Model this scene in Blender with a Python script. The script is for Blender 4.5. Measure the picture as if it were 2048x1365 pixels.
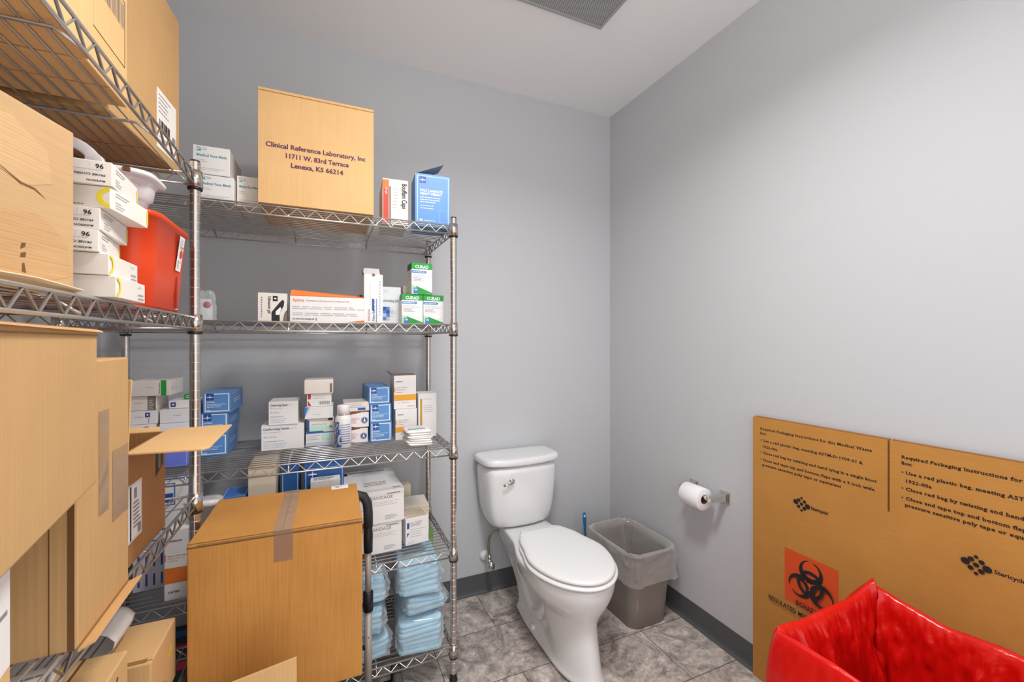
import bpy, math, random
from mathutils import Vector, Matrix, noise

for o in list(bpy.data.objects):
    bpy.data.objects.remove(o)
SC = bpy.context.scene
COL = SC.collection
PI = math.pi

# ------------------------------------------------------------------ camera
cam_d = bpy.data.cameras.new('camera')
cam_d.sensor_width = 36.0
cam_d.lens = 853.6 / 2048 * 36.0
cam_d.clip_start = 0.02
cam = bpy.data.objects.new('camera', cam_d)
COL.objects.link(cam)
cam.location = (0, 0, 1.357)
cam.rotation_euler = (PI / 2, 0, -math.radians(23.77))
SC.camera = cam

# ------------------------------------------------------------------ world, light, exposure
world = bpy.data.worlds.new('world')
SC.world = world
world.use_nodes = True
world.node_tree.nodes['Background'].inputs[0].default_value = (0.97, 0.985, 1.0, 1)
world.node_tree.nodes['Background'].inputs[1].default_value = 1.25
SC.view_settings.view_transform = 'Standard'
SC.view_settings.look = 'None'
SC.view_settings.exposure = 0.30
SC.view_settings.gamma = 1.0
SC.view_settings.use_curve_mapping = False


def area_light(name, loc, size, power, color=(1, 1, 1), rot=(0, 0, 0), size_y=None):
    d = bpy.data.lights.new(name, 'AREA')
    d.energy = power
    d.color = color
    d.shape = 'RECTANGLE'
    d.size = size
    d.size_y = size_y or size
    o = bpy.data.objects.new(name, d)
    o.location = loc
    o.rotation_euler = rot
    COL.objects.link(o)
    return o


area_light('ceiling_panel_light', (0.48, 0.72, 2.555), 0.34, 17, (1, 0.99, 0.975)).data.spread = math.radians(160)

# ------------------------------------------------------------------ materials
MATS = {}


def lin(h):
    h = h.lstrip('#')
    out = []
    for i in (0, 2, 4):
        c = int(h[i:i + 2], 16) / 255
        out.append(c / 12.92 if c <= 0.04045 else ((c + 0.055) / 1.055) ** 2.4)
    return (*out, 1)


def nodes_of(m):
    m.use_nodes = True
    nt = m.node_tree
    return nt, nt.nodes, nt.links, nt.nodes['Principled BSDF']


def mat(name, col, rough=0.5, metal=0.0, spec=0.5, coat=0.0, bump=0.0, bscale=200.0, var=0.0, vscale=8.0):
    """plain material with a light procedural mottling and an optional fine bump"""
    if name in MATS:
        return MATS[name]
    m = bpy.data.materials.new(name)
    nt, N, L, P = nodes_of(m)
    P.inputs['Base Color'].default_value = lin(col)
    P.inputs['Roughness'].default_value = rough
    P.inputs['Metallic'].default_value = metal
    P.inputs['Specular IOR Level'].default_value = spec
    P.inputs['Coat Weight'].default_value = coat
    tc = N.new('ShaderNodeTexCoord')
    if var > 0:
        n = N.new('ShaderNodeTexNoise')
        n.inputs['Scale'].default_value = vscale
        n.inputs['Detail'].default_value = 4
        L.new(tc.outputs['Object'], n.inputs['Vector'])
        r = N.new('ShaderNodeValToRGB')
        c = lin(col)
        r.color_ramp.elements[0].position = 0.3
        r.color_ramp.elements[1].position = 0.7
        r.color_ramp.elements[0].color = (c[0] * (1 - var), c[1] * (1 - var), c[2] * (1 - var), 1)
        r.color_ramp.elements[1].color = (min(1, c[0] * (1 + var)), min(1, c[1] * (1 + var)), min(1, c[2] * (1 + var)), 1)
        L.new(n.outputs['Fac'], r.inputs['Fac'])
        L.new(r.outputs['Color'], P.inputs['Base Color'])
    if bump > 0:
        n2 = N.new('ShaderNodeTexNoise')
        n2.inputs['Scale'].default_value = bscale
        n2.inputs['Detail'].default_value = 3
        L.new(tc.outputs['Object'], n2.inputs['Vector'])
        b = N.new('ShaderNodeBump')
        b.inputs['Strength'].default_value = bump
        b.inputs['Distance'].default_value = 0.002
        L.new(n2.outputs['Fac'], b.inputs['Height'])
        L.new(b.outputs['Normal'], P.inputs['Normal'])
    MATS[name] = m
    return m


def cardboard(name, col, dark=0.12, streak='z', rough=0.75, flute=0.10):
    if name in MATS:
        return MATS[name]
    m = bpy.data.materials.new(name)
    nt, N, L, P = nodes_of(m)
    P.inputs['Roughness'].default_value = rough
    P.inputs['Specular IOR Level'].default_value = 0.25
    tc = N.new('ShaderNodeTexCoord')
    mp = N.new('ShaderNodeMapping')
    L.new(tc.outputs['Object'], mp.inputs['Vector'])
    # fibres drawn out along the streak axis
    mp.inputs['Scale'].default_value = (300, 300, 7) if streak == 'z' else (12, 12, 300)
    n = N.new('ShaderNodeTexNoise')
    n.inputs['Scale'].default_value = 1.0
    n.inputs['Detail'].default_value = 3
    L.new(mp.outputs['Vector'], n.inputs['Vector'])
    n2 = N.new('ShaderNodeTexNoise')
    n2.inputs['Scale'].default_value = 6.0
    n2.inputs['Detail'].default_value = 5
    L.new(tc.outputs['Object'], n2.inputs['Vector'])
    mix = N.new('ShaderNodeMath')
    mix.operation = 'ADD'
    L.new(n.outputs['Fac'], mix.inputs[0])
    L.new(n2.outputs['Fac'], mix.inputs[1])
    r = N.new('ShaderNodeValToRGB')
    c = lin(col)
    r.color_ramp.elements[0].position = 0.30
    r.color_ramp.elements[1].position = 0.72
    mr = N.new('ShaderNodeMath')
    mr.operation = 'MULTIPLY'
    mr.inputs[1].default_value = 0.5
    L.new(mix.outputs[0], mr.inputs[0])
    r.color_ramp.elements[0].color = (c[0] * (1 - dark), c[1] * (1 - dark * 1.15), c[2] * (1 - dark * 1.3), 1)
    r.color_ramp.elements[1].color = (min(1, c[0] * 1.07), min(1, c[1] * 1.07), min(1, c[2] * 1.07), 1)
    L.new(mr.outputs[0], r.inputs['Fac'])
    L.new(r.outputs['Color'], P.inputs['Base Color'])
    # faint corrugation ribs
    w = N.new('ShaderNodeTexWave')
    w.bands_direction = 'DIAGONAL' if streak == 'z' else 'Z'
    w.inputs['Scale'].default_value = 70
    w.inputs['Distortion'].default_value = 0.6
    mp2 = N.new('ShaderNodeMapping')
    mp2.inputs['Scale'].default_value = (1, 1, 0) if streak == 'z' else (0, 0, 1)
    L.new(tc.outputs['Object'], mp2.inputs['Vector'])
    L.new(mp2.outputs['Vector'], w.inputs['Vector'])
    b = N.new('ShaderNodeBump')
    b.inputs['Strength'].default_value = flute
    b.inputs['Distance'].default_value = 0.0012
    L.new(w.outputs['Fac'], b.inputs['Height'])
    L.new(b.outputs['Normal'], P.inputs['Normal'])
    MATS[name] = m
    return m


KRAFT = cardboard('kraft', '#c59d6b', 0.08)
KRAFT_L = cardboard('kraft_light', '#c4a075', 0.08, streak='x', flute=0.05)
KRAFT_O = cardboard('kraft_orange', '#cc914b', 0.24)
KRAFT_Y = cardboard('kraft_yellow', '#dcb27c', 0.07)
KRAFT_M = cardboard('kraft_medical', '#c28a45', 0.13, streak='x', flute=0.05)
KRAFT_B = cardboard('kraft_brown', '#a9774a', 0.12)
KRAFT_E = mat('kraft_edge', '#9a7040', 0.85)
KRAFT_D = mat('kraft_crease', '#6f4a26', 0.9)
WHITE = mat('carton_white', '#ebe8e6', 0.45, var=0.02)
WHITE_W = mat('carton_white_warm', '#e9e1d8', 0.45, var=0.02)
CREAM = mat('carton_cream', '#e3d3bd', 0.5, var=0.03)
GREYC = mat('carton_grey', '#c9ccd2', 0.5)
PAPER = mat('paper', '#eeebe6', 0.6)
INK = mat('ink_black', '#1c1a1c', 0.6)
INK_G = mat('ink_grey', '#8f8c90', 0.6)
INK_L = mat('ink_light', '#b9b6ba', 0.6)
INK_P = mat('ink_purple', '#5a2f50', 0.7)
INK_N = mat('ink_navy', '#3a4a86', 0.6)
INK_W = mat('ink_white', '#f4f6f8', 0.5)
BLUE = mat('carton_blue', '#5b92cf', 0.4, var=0.06)
BLUE_L = mat('carton_light_blue', '#a4c3e8', 0.4)
BLUE_D = mat('ink_blue_deep', '#1f4f9c', 0.45)
BLUE_M = mat('ink_blue', '#4478c4', 0.45)
BLUE_S = mat('carton_blue_dark', '#2a5f9f', 0.45, var=0.06)
SLATE = mat('carton_slate_inside', '#5f7488', 0.6)
PURP = mat('carton_violet_blue', '#6f7de0', 0.45)
ORANGE = mat('ink_orange', '#e8792a', 0.5)
AMBER = mat('ink_amber', '#eda62c', 0.5, var=0.05)
GOLD = mat('ink_gold', '#c39a35', 0.5)
YELLOW = mat('ink_yellow', '#f0da2c', 0.5)
RED_I = mat('ink_red', '#d8402a', 0.5)
CRIMSON = mat('ink_crimson', '#c01f3a', 0.5)
BROWN_I = mat('ink_brown', '#8a4026', 0.5)
GREEN = mat('ink_green', '#1f9a3c', 0.45)
GREEN_D = mat('ink_green_dark', '#0f6b2c', 0.45)
GREEN_L = mat('ink_green_light', '#b4dcae', 0.5)
TEAL = mat('ink_teal', '#5ea6ae', 0.5)
MINT = mat('ink_mint', '#bfe3cf', 0.5)
TAUPE = mat('ink_taupe', '#7d6a5e', 0.6)
BIO_O = mat('ink_bio_orange', '#d9501a', 0.6, var=0.03)
CHROME = mat('chrome_wire', '#c9c5c1', 0.30, metal=0.85)
CHROME_P = mat('chrome_post', '#cbc6c0', 0.18, metal=0.95)
CHROME_B = mat('chrome_fitting', '#d8d4ce', 0.10, metal=1.0)
GROOVE = mat('post_groove', '#ded9d4', 0.35, metal=0.8)
BLACK_P = mat('black_plastic', '#17171a', 0.4)
BLACK_M = mat('black_foam_grip', '#2a2a2d', 0.55, bump=0.2, bscale=400)
RUBBER = mat('speckled_rubber', '#4a4644', 0.8, var=0.5, vscale=160)
ALU = mat('aluminium_tube', '#b3aca4', 0.42, metal=0.35)
PORC = mat('porcelain', '#e9e9ea', 0.12, spec=0.6, coat=0.4)
SEATP = mat('seat_plastic', '#efefef', 0.3)
BINP = mat('bin_plastic', '#8b817a', 0.5, var=0.04)
BRASS = mat('braided_hose', '#9a8f78', 0.4, metal=0.8)
TISSUE = mat('tissue', '#f1f1f3', 0.9)
CORE = mat('cardboard_core', '#8a5a3c', 0.9)
BRUSHB = mat('blue_handle', '#1f7fc0', 0.35)
PLASTW = mat('white_plastic', '#ebe6e6', 0.22, spec=0.55)
SHARPS = mat('red_plastic', '#de4210', 0.38, spec=0.45)
REDTAG = mat('bright_red_tag', '#f0181c', 0.4)
WALLM = mat('wall_paint', '#c7c8cb', 0.8, spec=0.3, bump=0.06, bscale=260)
CEILM = mat('ceiling_paint', '#f6f6f6', 0.9, spec=0.2)
VINYL = mat('baseboard_vinyl', '#55575a', 0.55)
DARKB = mat('dark_carton', '#2b3038', 0.6)
PADBL = mat('pad_blue', '#b2dbef', 0.7, var=0.08, vscale=30)


def clear_plastic(name, tint, base=0.12, edge=0.75, rough=0.12, crinkle=0.8):
    m = bpy.data.materials.new(name)
    m.use_nodes = True
    nt = m.node_tree
    N, L = nt.nodes, nt.links
    N.clear()
    out = N.new('ShaderNodeOutputMaterial')
    mix = N.new('ShaderNodeMixShader')
    tr = N.new('ShaderNodeBsdfTransparent')
    tr.inputs[0].default_value = lin(tint)
    P = N.new('ShaderNodeBsdfPrincipled')
    P.inputs['Base Color'].default_value = lin(tint)
    P.inputs['Roughness'].default_value = rough
    P.inputs['Specular IOR Level'].default_value = 1.0
    tc = N.new('ShaderNodeTexCoord')
    nz = N.new('ShaderNodeTexNoise')
    nz.noise_type = 'RIDGED_MULTIFRACTAL'
    nz.inputs['Scale'].default_value = 11
    nz.inputs['Detail'].default_value = 3
    nz.inputs['Distortion'].default_value = 1.0
    L.new(tc.outputs['Object'], nz.inputs['Vector'])
    bp = N.new('ShaderNodeBump')
    bp.inputs['Strength'].default_value = crinkle
    bp.inputs['Distance'].default_value = 0.01
    L.new(nz.outputs['Fac'], bp.inputs['Height'])
    L.new(bp.outputs['Normal'], P.inputs['Normal'])
    lw = N.new('ShaderNodeLayerWeight')
    lw.inputs['Blend'].default_value = 0.35
    mr = N.new('ShaderNodeMapRange')
    mr.inputs['To Min'].default_value = base
    mr.inputs['To Max'].default_value = edge
    L.new(lw.outputs['Facing'], mr.inputs['Value'])
    L.new(mr.outputs['Result'], mix.inputs[0])
    L.new(tr.outputs[0], mix.inputs[1])
    L.new(P.outputs[0], mix.inputs[2])
    L.new(mix.outputs[0], out.inputs[0])
    MATS[name] = m
    return m


CLEAR = clear_plastic('clear_bag', '#f6fafc', 0.14, 0.70, 0.07, 1.0)
LINER = clear_plastic('bin_liner', '#efedeb', 0.16, 0.75, 0.10, 0.8)
TAPE = clear_plastic('packing_tape', '#eadcc6', 0.12, 0.35, 0.15, 0.5)


def red_film():
    m = bpy.data.materials.new('red_bag_film')
    nt, N, L, P = nodes_of(m)
    P.inputs['Base Color'].default_value = lin('#dd120d')
    P.inputs['Roughness'].default_value = 0.25
    P.inputs['Specular IOR Level'].default_value = 0.55
    tc = N.new('ShaderNodeTexCoord')
    n = N.new('ShaderNodeTexNoise')
    n.inputs['Scale'].default_value = 10
    n.inputs['Detail'].default_value = 4
    n.inputs['Distortion'].default_value = 0.7
    L.new(tc.outputs['Object'], n.inputs['Vector'])
    b = N.new('ShaderNodeBump')
    b.inputs['Strength'].default_value = 0.4
    b.inputs['Distance'].default_value = 0.012
    L.new(n.outputs['Fac'], b.inputs['Height'])
    L.new(b.outputs['Normal'], P.inputs['Normal'])
    t = N.new('ShaderNodeBsdfTranslucent')
    t.inputs['Color'].default_value = lin('#ff1a10')
    mx = N.new('ShaderNodeMixShader')
    mx.inputs[0].default_value = 0.12
    L.new(P.outputs[0], mx.inputs[1])
    L.new(t.outputs[0], mx.inputs[2])
    L.new(mx.outputs[0], N['Material Output'].inputs[0])
    MATS['red_bag_film'] = m
    return m


REDBAG = red_film()


def floor_material():
    m = bpy.data.materials.new('stone_tile')
    nt, N, L, P = nodes_of(m)
    tc = N.new('ShaderNodeTexCoord')
    mp = N.new('ShaderNodeMapping')
    mp.inputs['Location'].default_value = (-0.745, -0.057 + 0.305, 0)
    L.new(tc.outputs['Object'], mp.inputs['Vector'])
    br = N.new('ShaderNodeTexBrick')
    br.offset = 0.5
    br.inputs['Scale'].default_value = 1.0
    br.inputs['Brick Width'].default_value = 0.61
    br.inputs['Row Height'].default_value = 0.305
    br.inputs['Mortar Size'].default_value = 0.0016
    br.inputs['Mortar Smooth'].default_value = 0.2
    br.inputs['Bias'].default_value = 0.0
    br.inputs['Color1'].default_value = (0.0, 0.0, 0.0, 1)
    br.inputs['Color2'].default_value = (1.0, 1.0, 1.0, 1)
    br.inputs['Mortar'].default_value = (0.5, 0.5, 0.5, 1)
    L.new(mp.outputs['Vector'], br.inputs['Vector'])
    # each tile gets its own piece of the stone pattern
    sc = N.new('ShaderNodeVectorMath')
    sc.operation = 'SCALE'
    sc.inputs['Scale'].default_value = 7.0
    L.new(br.outputs['Color'], sc.inputs[0])
    ad = N.new('ShaderNodeVectorMath')
    L.new(tc.outputs['Object'], ad.inputs[0])
    L.new(sc.outputs[0], ad.inputs[1])
    n1 = N.new('ShaderNodeTexNoise')
    n1.inputs['Scale'].default_value = 5.5
    n1.inputs['Detail'].default_value = 9
    n1.inputs['Roughness'].default_value = 0.68
    n1.inputs['Distortion'].default_value = 2.4
    L.new(ad.outputs[0], n1.inputs['Vector'])
    r1 = N.new('ShaderNodeValToRGB')
    e = r1.color_ramp.elements
    e[0].position = 0.33
    e[0].color = lin('#807976')
    e[1].position = 0.68
    e[1].color = lin('#eae0d9')
    x = e.new(0.45)
    x.color = lin('#b0a7a3')
    x = e.new(0.55)
    x.color = lin('#d0c5be')
    L.new(n1.outputs['Fac'], r1.inputs['Fac'])
    n2 = N.new('ShaderNodeTexNoise')
    n2.inputs['Scale'].default_value = 42
    n2.inputs['Detail'].default_value = 8
    n2.inputs['Roughness'].default_value = 0.75
    n2.inputs['Distortion'].default_value = 1.0
    L.new(ad.outputs[0], n2.inputs['Vector'])
    r2 = N.new('ShaderNodeValToRGB')
    r2.color_ramp.elements[0].position = 0.36
    r2.color_ramp.elements[0].color = (0.55, 0.54, 0.53, 1)
    r2.color_ramp.elements[1].position = 0.62
    r2.color_ramp.elements[1].color = (1.12, 1.10, 1.08, 1)
    L.new(n2.outputs['Fac'], r2.inputs['Fac'])
    mul = N.new('ShaderNodeMix')
    mul.data_type = 'RGBA'
    mul.blend_type = 'MULTIPLY'
    mul.inputs[0].default_value = 0.85
    L.new(r1.outputs['Color'], mul.inputs[6])
    L.new(r2.outputs['Color'], mul.inputs[7])
    mo = N.new('ShaderNodeMix')
    mo.data_type = 'RGBA'
    L.new(br.outputs['Fac'], mo.inputs[0])
    L.new(mul.outputs[2], mo.inputs[6])
    mo.inputs[7].default_value = lin('#3f3a38')
    L.new(mo.outputs[2], P.inputs['Base Color'])
    P.inputs['Roughness'].default_value = 0.42
    P.inputs['Specular IOR Level'].default_value = 0.35
    b = N.new('ShaderNodeBump')
    b.inputs['Strength'].default_value = 0.25
    b.inputs['Distance'].default_value = 0.002
    b.invert = True
    L.new(br.outputs['Fac'], b.inputs['Height'])
    L.new(b.outputs['Normal'], P.inputs['Normal'])
    return m


# ------------------------------------------------------------------ glyphs (letters as flat shapes)
GLY = {}


def make_glyphs():
    chars = "ABCDEFGHIJKLMNOPQRSTUVWXYZabcdefghijklmnopqrstuvwxyz0123456789.,:&-+/()'*\u2022\""
    made = []
    for bold in (0, 1):
        for ch in chars + '|':
            for suf in ('', '|'):
                cu = bpy.data.curves.new('g', 'FONT')
                cu.body = ch + suf
                cu.resolution_u = 2
                cu.offset = 0.025 if bold else 0.0
                ob = bpy.data.objects.new('g', cu)
                COL.objects.link(ob)
                made.append((bold, ch, suf, ob))
    bpy.context.view_layer.update()
    dg = bpy.context.evaluated_depsgraph_get()
    tmp = {}
    for bold, ch, suf, ob in made:
        ev = ob.evaluated_get(dg)
        me = ev.to_mesh()
        vs = [(v.co.x, v.co.y) for v in me.vertices]
        fs = [tuple(p.vertices) for p in me.polygons]
        ns = [p.normal.z for p in me.polygons]
        fs = [f if n >= 0 else tuple(reversed(f)) for f, n in zip(fs, ns)]
        tmp[(bold, ch, suf)] = (vs, fs)
        ev.to_mesh_clear()
    for bold, ch, suf, ob in made:
        cu = ob.data
        bpy.data.objects.remove(ob)
        bpy.data.curves.remove(cu)
    for bold in (0, 1):
        base = max(v[0] for v in tmp[(bold, '|', '')][0])
        for ch in chars:
            adv = max(v[0] for v in tmp[(bold, ch, '|')][0]) - base
            GLY[(bold, ch)] = (*tmp[(bold, ch, '')], adv)
        GLY[(bold, ' ')] = ([], [], 0.28)
    # slab-serif cut of the bold letters: a thin foot or cap on every flat stem end
    for ch in chars:
        vs, fs, adv = GLY[(1, ch)]
        if not vs:
            GLY[(2, ch)] = (vs, fs, adv)
            continue
        vs, fs = list(vs), list(fs)
        edges = {}
        for f in fs:
            for a, b in zip(f, f[1:] + f[:1]):
                edges[tuple(sorted((a, b)))] = edges.get(tuple(sorted((a, b))), 0) + 1
        lo, hi = min(v[1] for v in vs), max(v[1] for v in vs)
        for (a, b), n in edges.items():
            if n != 1:
                continue
            (x0, y0), (x1, y1) = vs[a], vs[b]
            x0, x1 = min(x0, x1), max(x0, x1)
            if abs(y0 - y1) > .003 or not .05 < x1 - x0 < .24 or ch in '.,:-':
                continue
            if min(abs(y0 - lo), abs(y0 - hi), abs(y0 + .026), abs(y0 - .5)) > .06:
                continue
            t = .05 if y0 < .25 else -.05
            o = len(vs)
            vs += [(x0 - .07, y0), (x1 + .07, y0), (x1 + .07, y0 + t), (x0 - .07, y0 + t)]
            fs.append((o, o + 1, o + 2, o + 3) if t > 0 else (o + 3, o + 2, o + 1, o))
        GLY[(2, ch)] = (vs, fs, adv + .05)
    GLY[(2, ' ')] = ([], [], 0.30)


make_glyphs()


# ------------------------------------------------------------------ mesh builder
class MB:
    def __init__(self):
        self.v, self.f, self.mi, self.sm, self.mats = [], [], [], [], []

    def m(self, mt):
        if mt not in self.mats:
            self.mats.append(mt)
        return self.mats.index(mt)

    def add(self, vs, fs, mt, smooth=False):
        o = len(self.v)
        self.v += [tuple(p) for p in vs]
        k = self.m(mt)
        for f in fs:
            self.f.append(tuple(i + o for i in f))
            self.mi.append(k)
            self.sm.append(smooth)
        return self

    def box(self, x0, y0, z0, x1, y1, z1, mt):
        vs = [(x0, y0, z0), (x1, y0, z0), (x1, y1, z0), (x0, y1, z0), (x0, y0, z1), (x1, y0, z1), (x1, y1, z1), (x0, y1, z1)]
        return self.add(vs, [(0, 3, 2, 1), (4, 5, 6, 7), (0, 1, 5, 4), (1, 2, 6, 5), (2, 3, 7, 6), (3, 0, 4, 7)], mt)

    def slab(self, pts, th, mt, nrm=None):
        """flat polygon with a thickness"""
        pts = [Vector(p) for p in pts]
        n = nrm and Vector(nrm).normalized() or (pts[1] - pts[0]).cross(pts[2] - pts[1]).normalized()
        k = len(pts)
        vs = pts + [p - n * th for p in pts]
        fs = [tuple(range(k)), tuple(reversed(range(k, 2 * k)))]
        fs += [(i, i + k, (i + 1) % k + k, (i + 1) % k) for i in range(k)]
        return self.add(vs, fs, mt)

    def tube(self, pts, r, mt, n=6, cap=True, closed=False):
        pts = [Vector(p) for p in pts]
        k = len(pts)
        vs, fs = [], []
        prev = None
        for i, p in enumerate(pts):
            a = pts[i - 1] if (i > 0 or closed) else p
            b = pts[(i + 1) % k] if (i < k - 1 or closed) else p
            t = (b - a).normalized()
            if prev is None:
                up = Vector((0, 0, 1)) if abs(t.z) < 0.9 else Vector((1, 0, 0))
                u = t.cross(up).normalized()
            else:
                u = (prev - t * prev.dot(t)).normalized()
            prev = u
            w = t.cross(u)
            rr = r[i] if isinstance(r, (list, tuple)) else r
            for j in range(n):
                a_ = 2 * PI * j / n
                vs.append(p + (u * math.cos(a_) + w * math.sin(a_)) * rr)
        for i in range(k if closed else k - 1):
            i2 = (i + 1) % k
            for j in range(n):
                j2 = (j + 1) % n
                fs.append((i * n + j, i * n + j2, i2 * n + j2, i2 * n + j))
        if cap and not closed:
            fs.append(tuple(reversed(range(n))))
            fs.append(tuple(range((k - 1) * n, k * n)))
        return self.add(vs, fs, mt, smooth=n > 5)

    def loft(self, rings, mt, cap0=True, cap1=True, smooth=True, closed=True):
        n = len(rings[0])
        vs = [p for r in rings for p in r]
        fs = []
        for i in range(len(rings) - 1):
            for j in range(n if closed else n - 1):
                j2 = (j + 1) % n
                fs.append((i * n + j, i * n + j2, (i + 1) * n + j2, (i + 1) * n + j))
        if cap0:
            fs.append(tuple(reversed(range(n))))
        if cap1:
            fs.append(tuple(range((len(rings) - 1) * n, len(rings) * n)))
        return self.add(vs, fs, mt, smooth)

    def lathe(self, prof, mt, c=(0, 0, 0), axis='z', n=24, cap=True):
        rings = []
        for r, h in prof:
            ring = []
            for j in range(n):
                a = 2 * PI * j / n
                x, y = r * math.cos(a), r * math.sin(a)
                if axis == 'z':
                    p = (c[0] + x, c[1] + y, c[2] + h)
                elif axis == 'y':
                    p = (c[0] + x, c[1] + h, c[2] - y)
                else:
                    p = (c[0] + h, c[1] + x, c[2] + y)
                ring.append(p)
            rings.append(ring)
        return self.loft(rings, mt, cap, cap)

    def build(self, name, parent=None, loc=(0, 0, 0), rot=0.0, bevel=0.0, sub=0):
        me = bpy.data.meshes.new(name)
        me.from_pydata(self.v, [], self.f)
        for mt in self.mats:
            me.materials.append(mt)
        me.polygons.foreach_set('material_index', self.mi)
        me.polygons.foreach_set('use_smooth', self.sm)
        me.update()
        o = bpy.data.objects.new(name, me)
        COL.objects.link(o)
        if parent:
            o.parent = parent
        o.location = loc
        if isinstance(rot, (tuple, list)):
            o.rotation_euler = rot
        else:
            o.rotation_euler = (0, 0, rot)
        if bevel:
            b = o.modifiers.new('bevel', 'BEVEL')
            b.width = bevel
            b.segments = 2
            b.limit_method = 'ANGLE'
            b.angle_limit = math.radians(50)
        if sub:
            s = o.modifiers.new('sub', 'SUBSURF')
            s.levels = s.render_levels = sub
        return o


def tag(o, label, cat, group=None, kind=None):
    if label:
        o['label'] = label
    if cat:
        o['category'] = cat
    if group:
        o['group'] = group
    if kind:
        o['kind'] = kind
    return o


def empty(name, loc, label, cat, group=None, rot=0.0):
    o = bpy.data.objects.new(name, None)
    o.empty_display_size = 0.05
    COL.objects.link(o)
    o.location = loc
    o.rotation_euler = (0, 0, rot)
    return tag(o, label, cat, group)


def struct(o):
    o['kind'] = 'structure'
    return o


# printing on a face: fr = (origin, u direction, v direction, normal), W x H in metres
def printing(mb, fr, W, H, items, lift=0.00035):
    o, eu, ev, en = [Vector(a) for a in fr]
    k = [0]

    def P(u, v):
        return o + eu * (u * W) + ev * (v * H) + en * (lift + 0.00007 * k[0])

    def poly(pts, mt):
        mb.add([P(*p) for p in pts], [tuple(range(len(pts)))], mt)

    for it in items:
        k[0] += 1
        c = it[0]
        if c == 'r':
            _, u0, v0, u1, v1, mt = it
            poly([(u0, v0), (u1, v0), (u1, v1), (u0, v1)], mt)
        elif c == 'p':
            poly(it[1], it[2])
        elif c == 'o':      # outlined rectangle
            _, u0, v0, u1, v1, t, mt = it
            tu, tv = t / W, t / H
            poly([(u0, v0), (u1, v0), (u1, v0 + tv), (u0, v0 + tv)], mt)
            poly([(u0, v1 - tv), (u1, v1 - tv), (u1, v1), (u0, v1)], mt)
            poly([(u0, v0 + tv), (u0 + tu, v0 + tv), (u0 + tu, v1 - tv), (u0, v1 - tv)], mt)
            poly([(u1 - tu, v0 + tv), (u1, v0 + tv), (u1, v1 - tv), (u1 - tu, v1 - tv)], mt)
        elif c == 'd':
            _, u, v, r, mt = it[:5]
            asp = it[5] if len(it) > 5 else 1.0
            poly([(u + r * asp * math.cos(a) / W, v + r * math.sin(a) / H) for a in [2 * PI * i / 20 for i in range(20)]], mt)
        elif c == 'ln':     # lines of print too small to read: ragged bars
            _, u0, v1, u1, n, pitch, th, mt = it
            rr = random.Random(int(u0 * 997 + v1 * 811 + n * 13))
            for i in range(n):
                v = v1 - i * pitch
                e = u1 - (u1 - u0) * rr.uniform(0, 0.35)
                u = u0
                while u < e - 0.01:
                    w = min(e, u + (u1 - u0) * rr.uniform(0.08, 0.2))
                    poly([(u, v - th), (w, v - th), (w, v), (u, v)], mt)
                    u = w + (u1 - u0) * 0.025
        elif c == 't':
            # text, u, v (baseline), cap height in metres, material, options
            _, s, u, v, h, mt = it[:6]
            op = it[6] if len(it) > 6 else {}
            bold = op.get('b', 0)
            sc = h / 0.70
            tot = sum(GLY.get((bold, ch), ([], [], 0.3))[2] for ch in s)
            sx = sc
            if 'w' in op:
                sx = op['w'] / max(tot, 1e-4)
            off = {'l': 0, 'c': -tot * sx / 2, 'r': -tot * sx}[op.get('a', 'l')]
            ang = math.radians(op.get('rot', 0))
            ca, sa = math.cos(ang), math.sin(ang)
            bu, bv = u * W, v * H
            x = off
            for ch in s:
                vs, fs, adv = GLY.get((bold, ch), ([], [], 0.3))
                if vs:
                    pts = []
                    for (gx, gy) in vs:
                        px, py = x + gx * sx, gy * sc
                        pts.append(o + eu * (bu + px * ca - py * sa) + ev * (bv + px * sa + py * ca) + en * (lift + 0.00007 * k[0]))
                    mb.add(pts, fs, mt)
                x += adv * sx


def face(w, d, h, which):
    a, b = w / 2, d / 2
    return {
        'f': (((-a, -b, 0), (1, 0, 0), (0, 0, 1), (0, -1, 0)), w, h),
        'r': (((a, -b, 0), (0, 1, 0), (0, 0, 1), (1, 0, 0)), d, h),
        'l': (((-a, b, 0), (0, -1, 0), (0, 0, 1), (-1, 0, 0)), d, h),
        'k': (((a, b, 0), (-1, 0, 0), (0, 0, 1), (0, 1, 0)), w, h),
        't': (((-a, -b, h), (1, 0, 0), (0, 1, 0), (0, 0, 1)), w, d),
        'b': (((-a, b, 0), (1, 0, 0), (0, -1, 0), (0, 0, -1)), w, d),
    }[which]


def place(w, d, at, anchor, rot):
    ca, sa = math.cos(rot), math.sin(rot)
    lx, ly = anchor[0] * w / 2, anchor[1] * d / 2
    return at[0] - (lx * ca - ly * sa), at[1] - (lx * sa + ly * ca)


def carton(name, label, cat, w, d, h, at, z, mt, pr=None, anchor=(-1, -1), rot=0.0, group=None, bevel=0.0015, sides=None):
    """closed box: at = where the anchor corner stands, z = what it stands on"""
    rot = math.radians(rot)
    mb = MB()
    mb.box(-w / 2, -d / 2, 0, w / 2, d / 2, h, mt)
    if sides:      # other colours on single faces
        order = {'b': 0, 't': 1, 'f': 2, 'r': 3, 'k': 4, 'l': 5}
        for kx, mm in sides.items():
            mb.mi[order[kx]] = mb.m(mm)
    for wh, items in (pr or {}).items():
        fr, W, H = face(w, d, h, wh)
        printing(mb, fr, W, H, items)
    cx, cy = place(w, d, at, anchor, rot)
    o = mb.build(name, None, (cx, cy, z), rot, bevel)
    return tag(o, label, cat, group)


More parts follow.
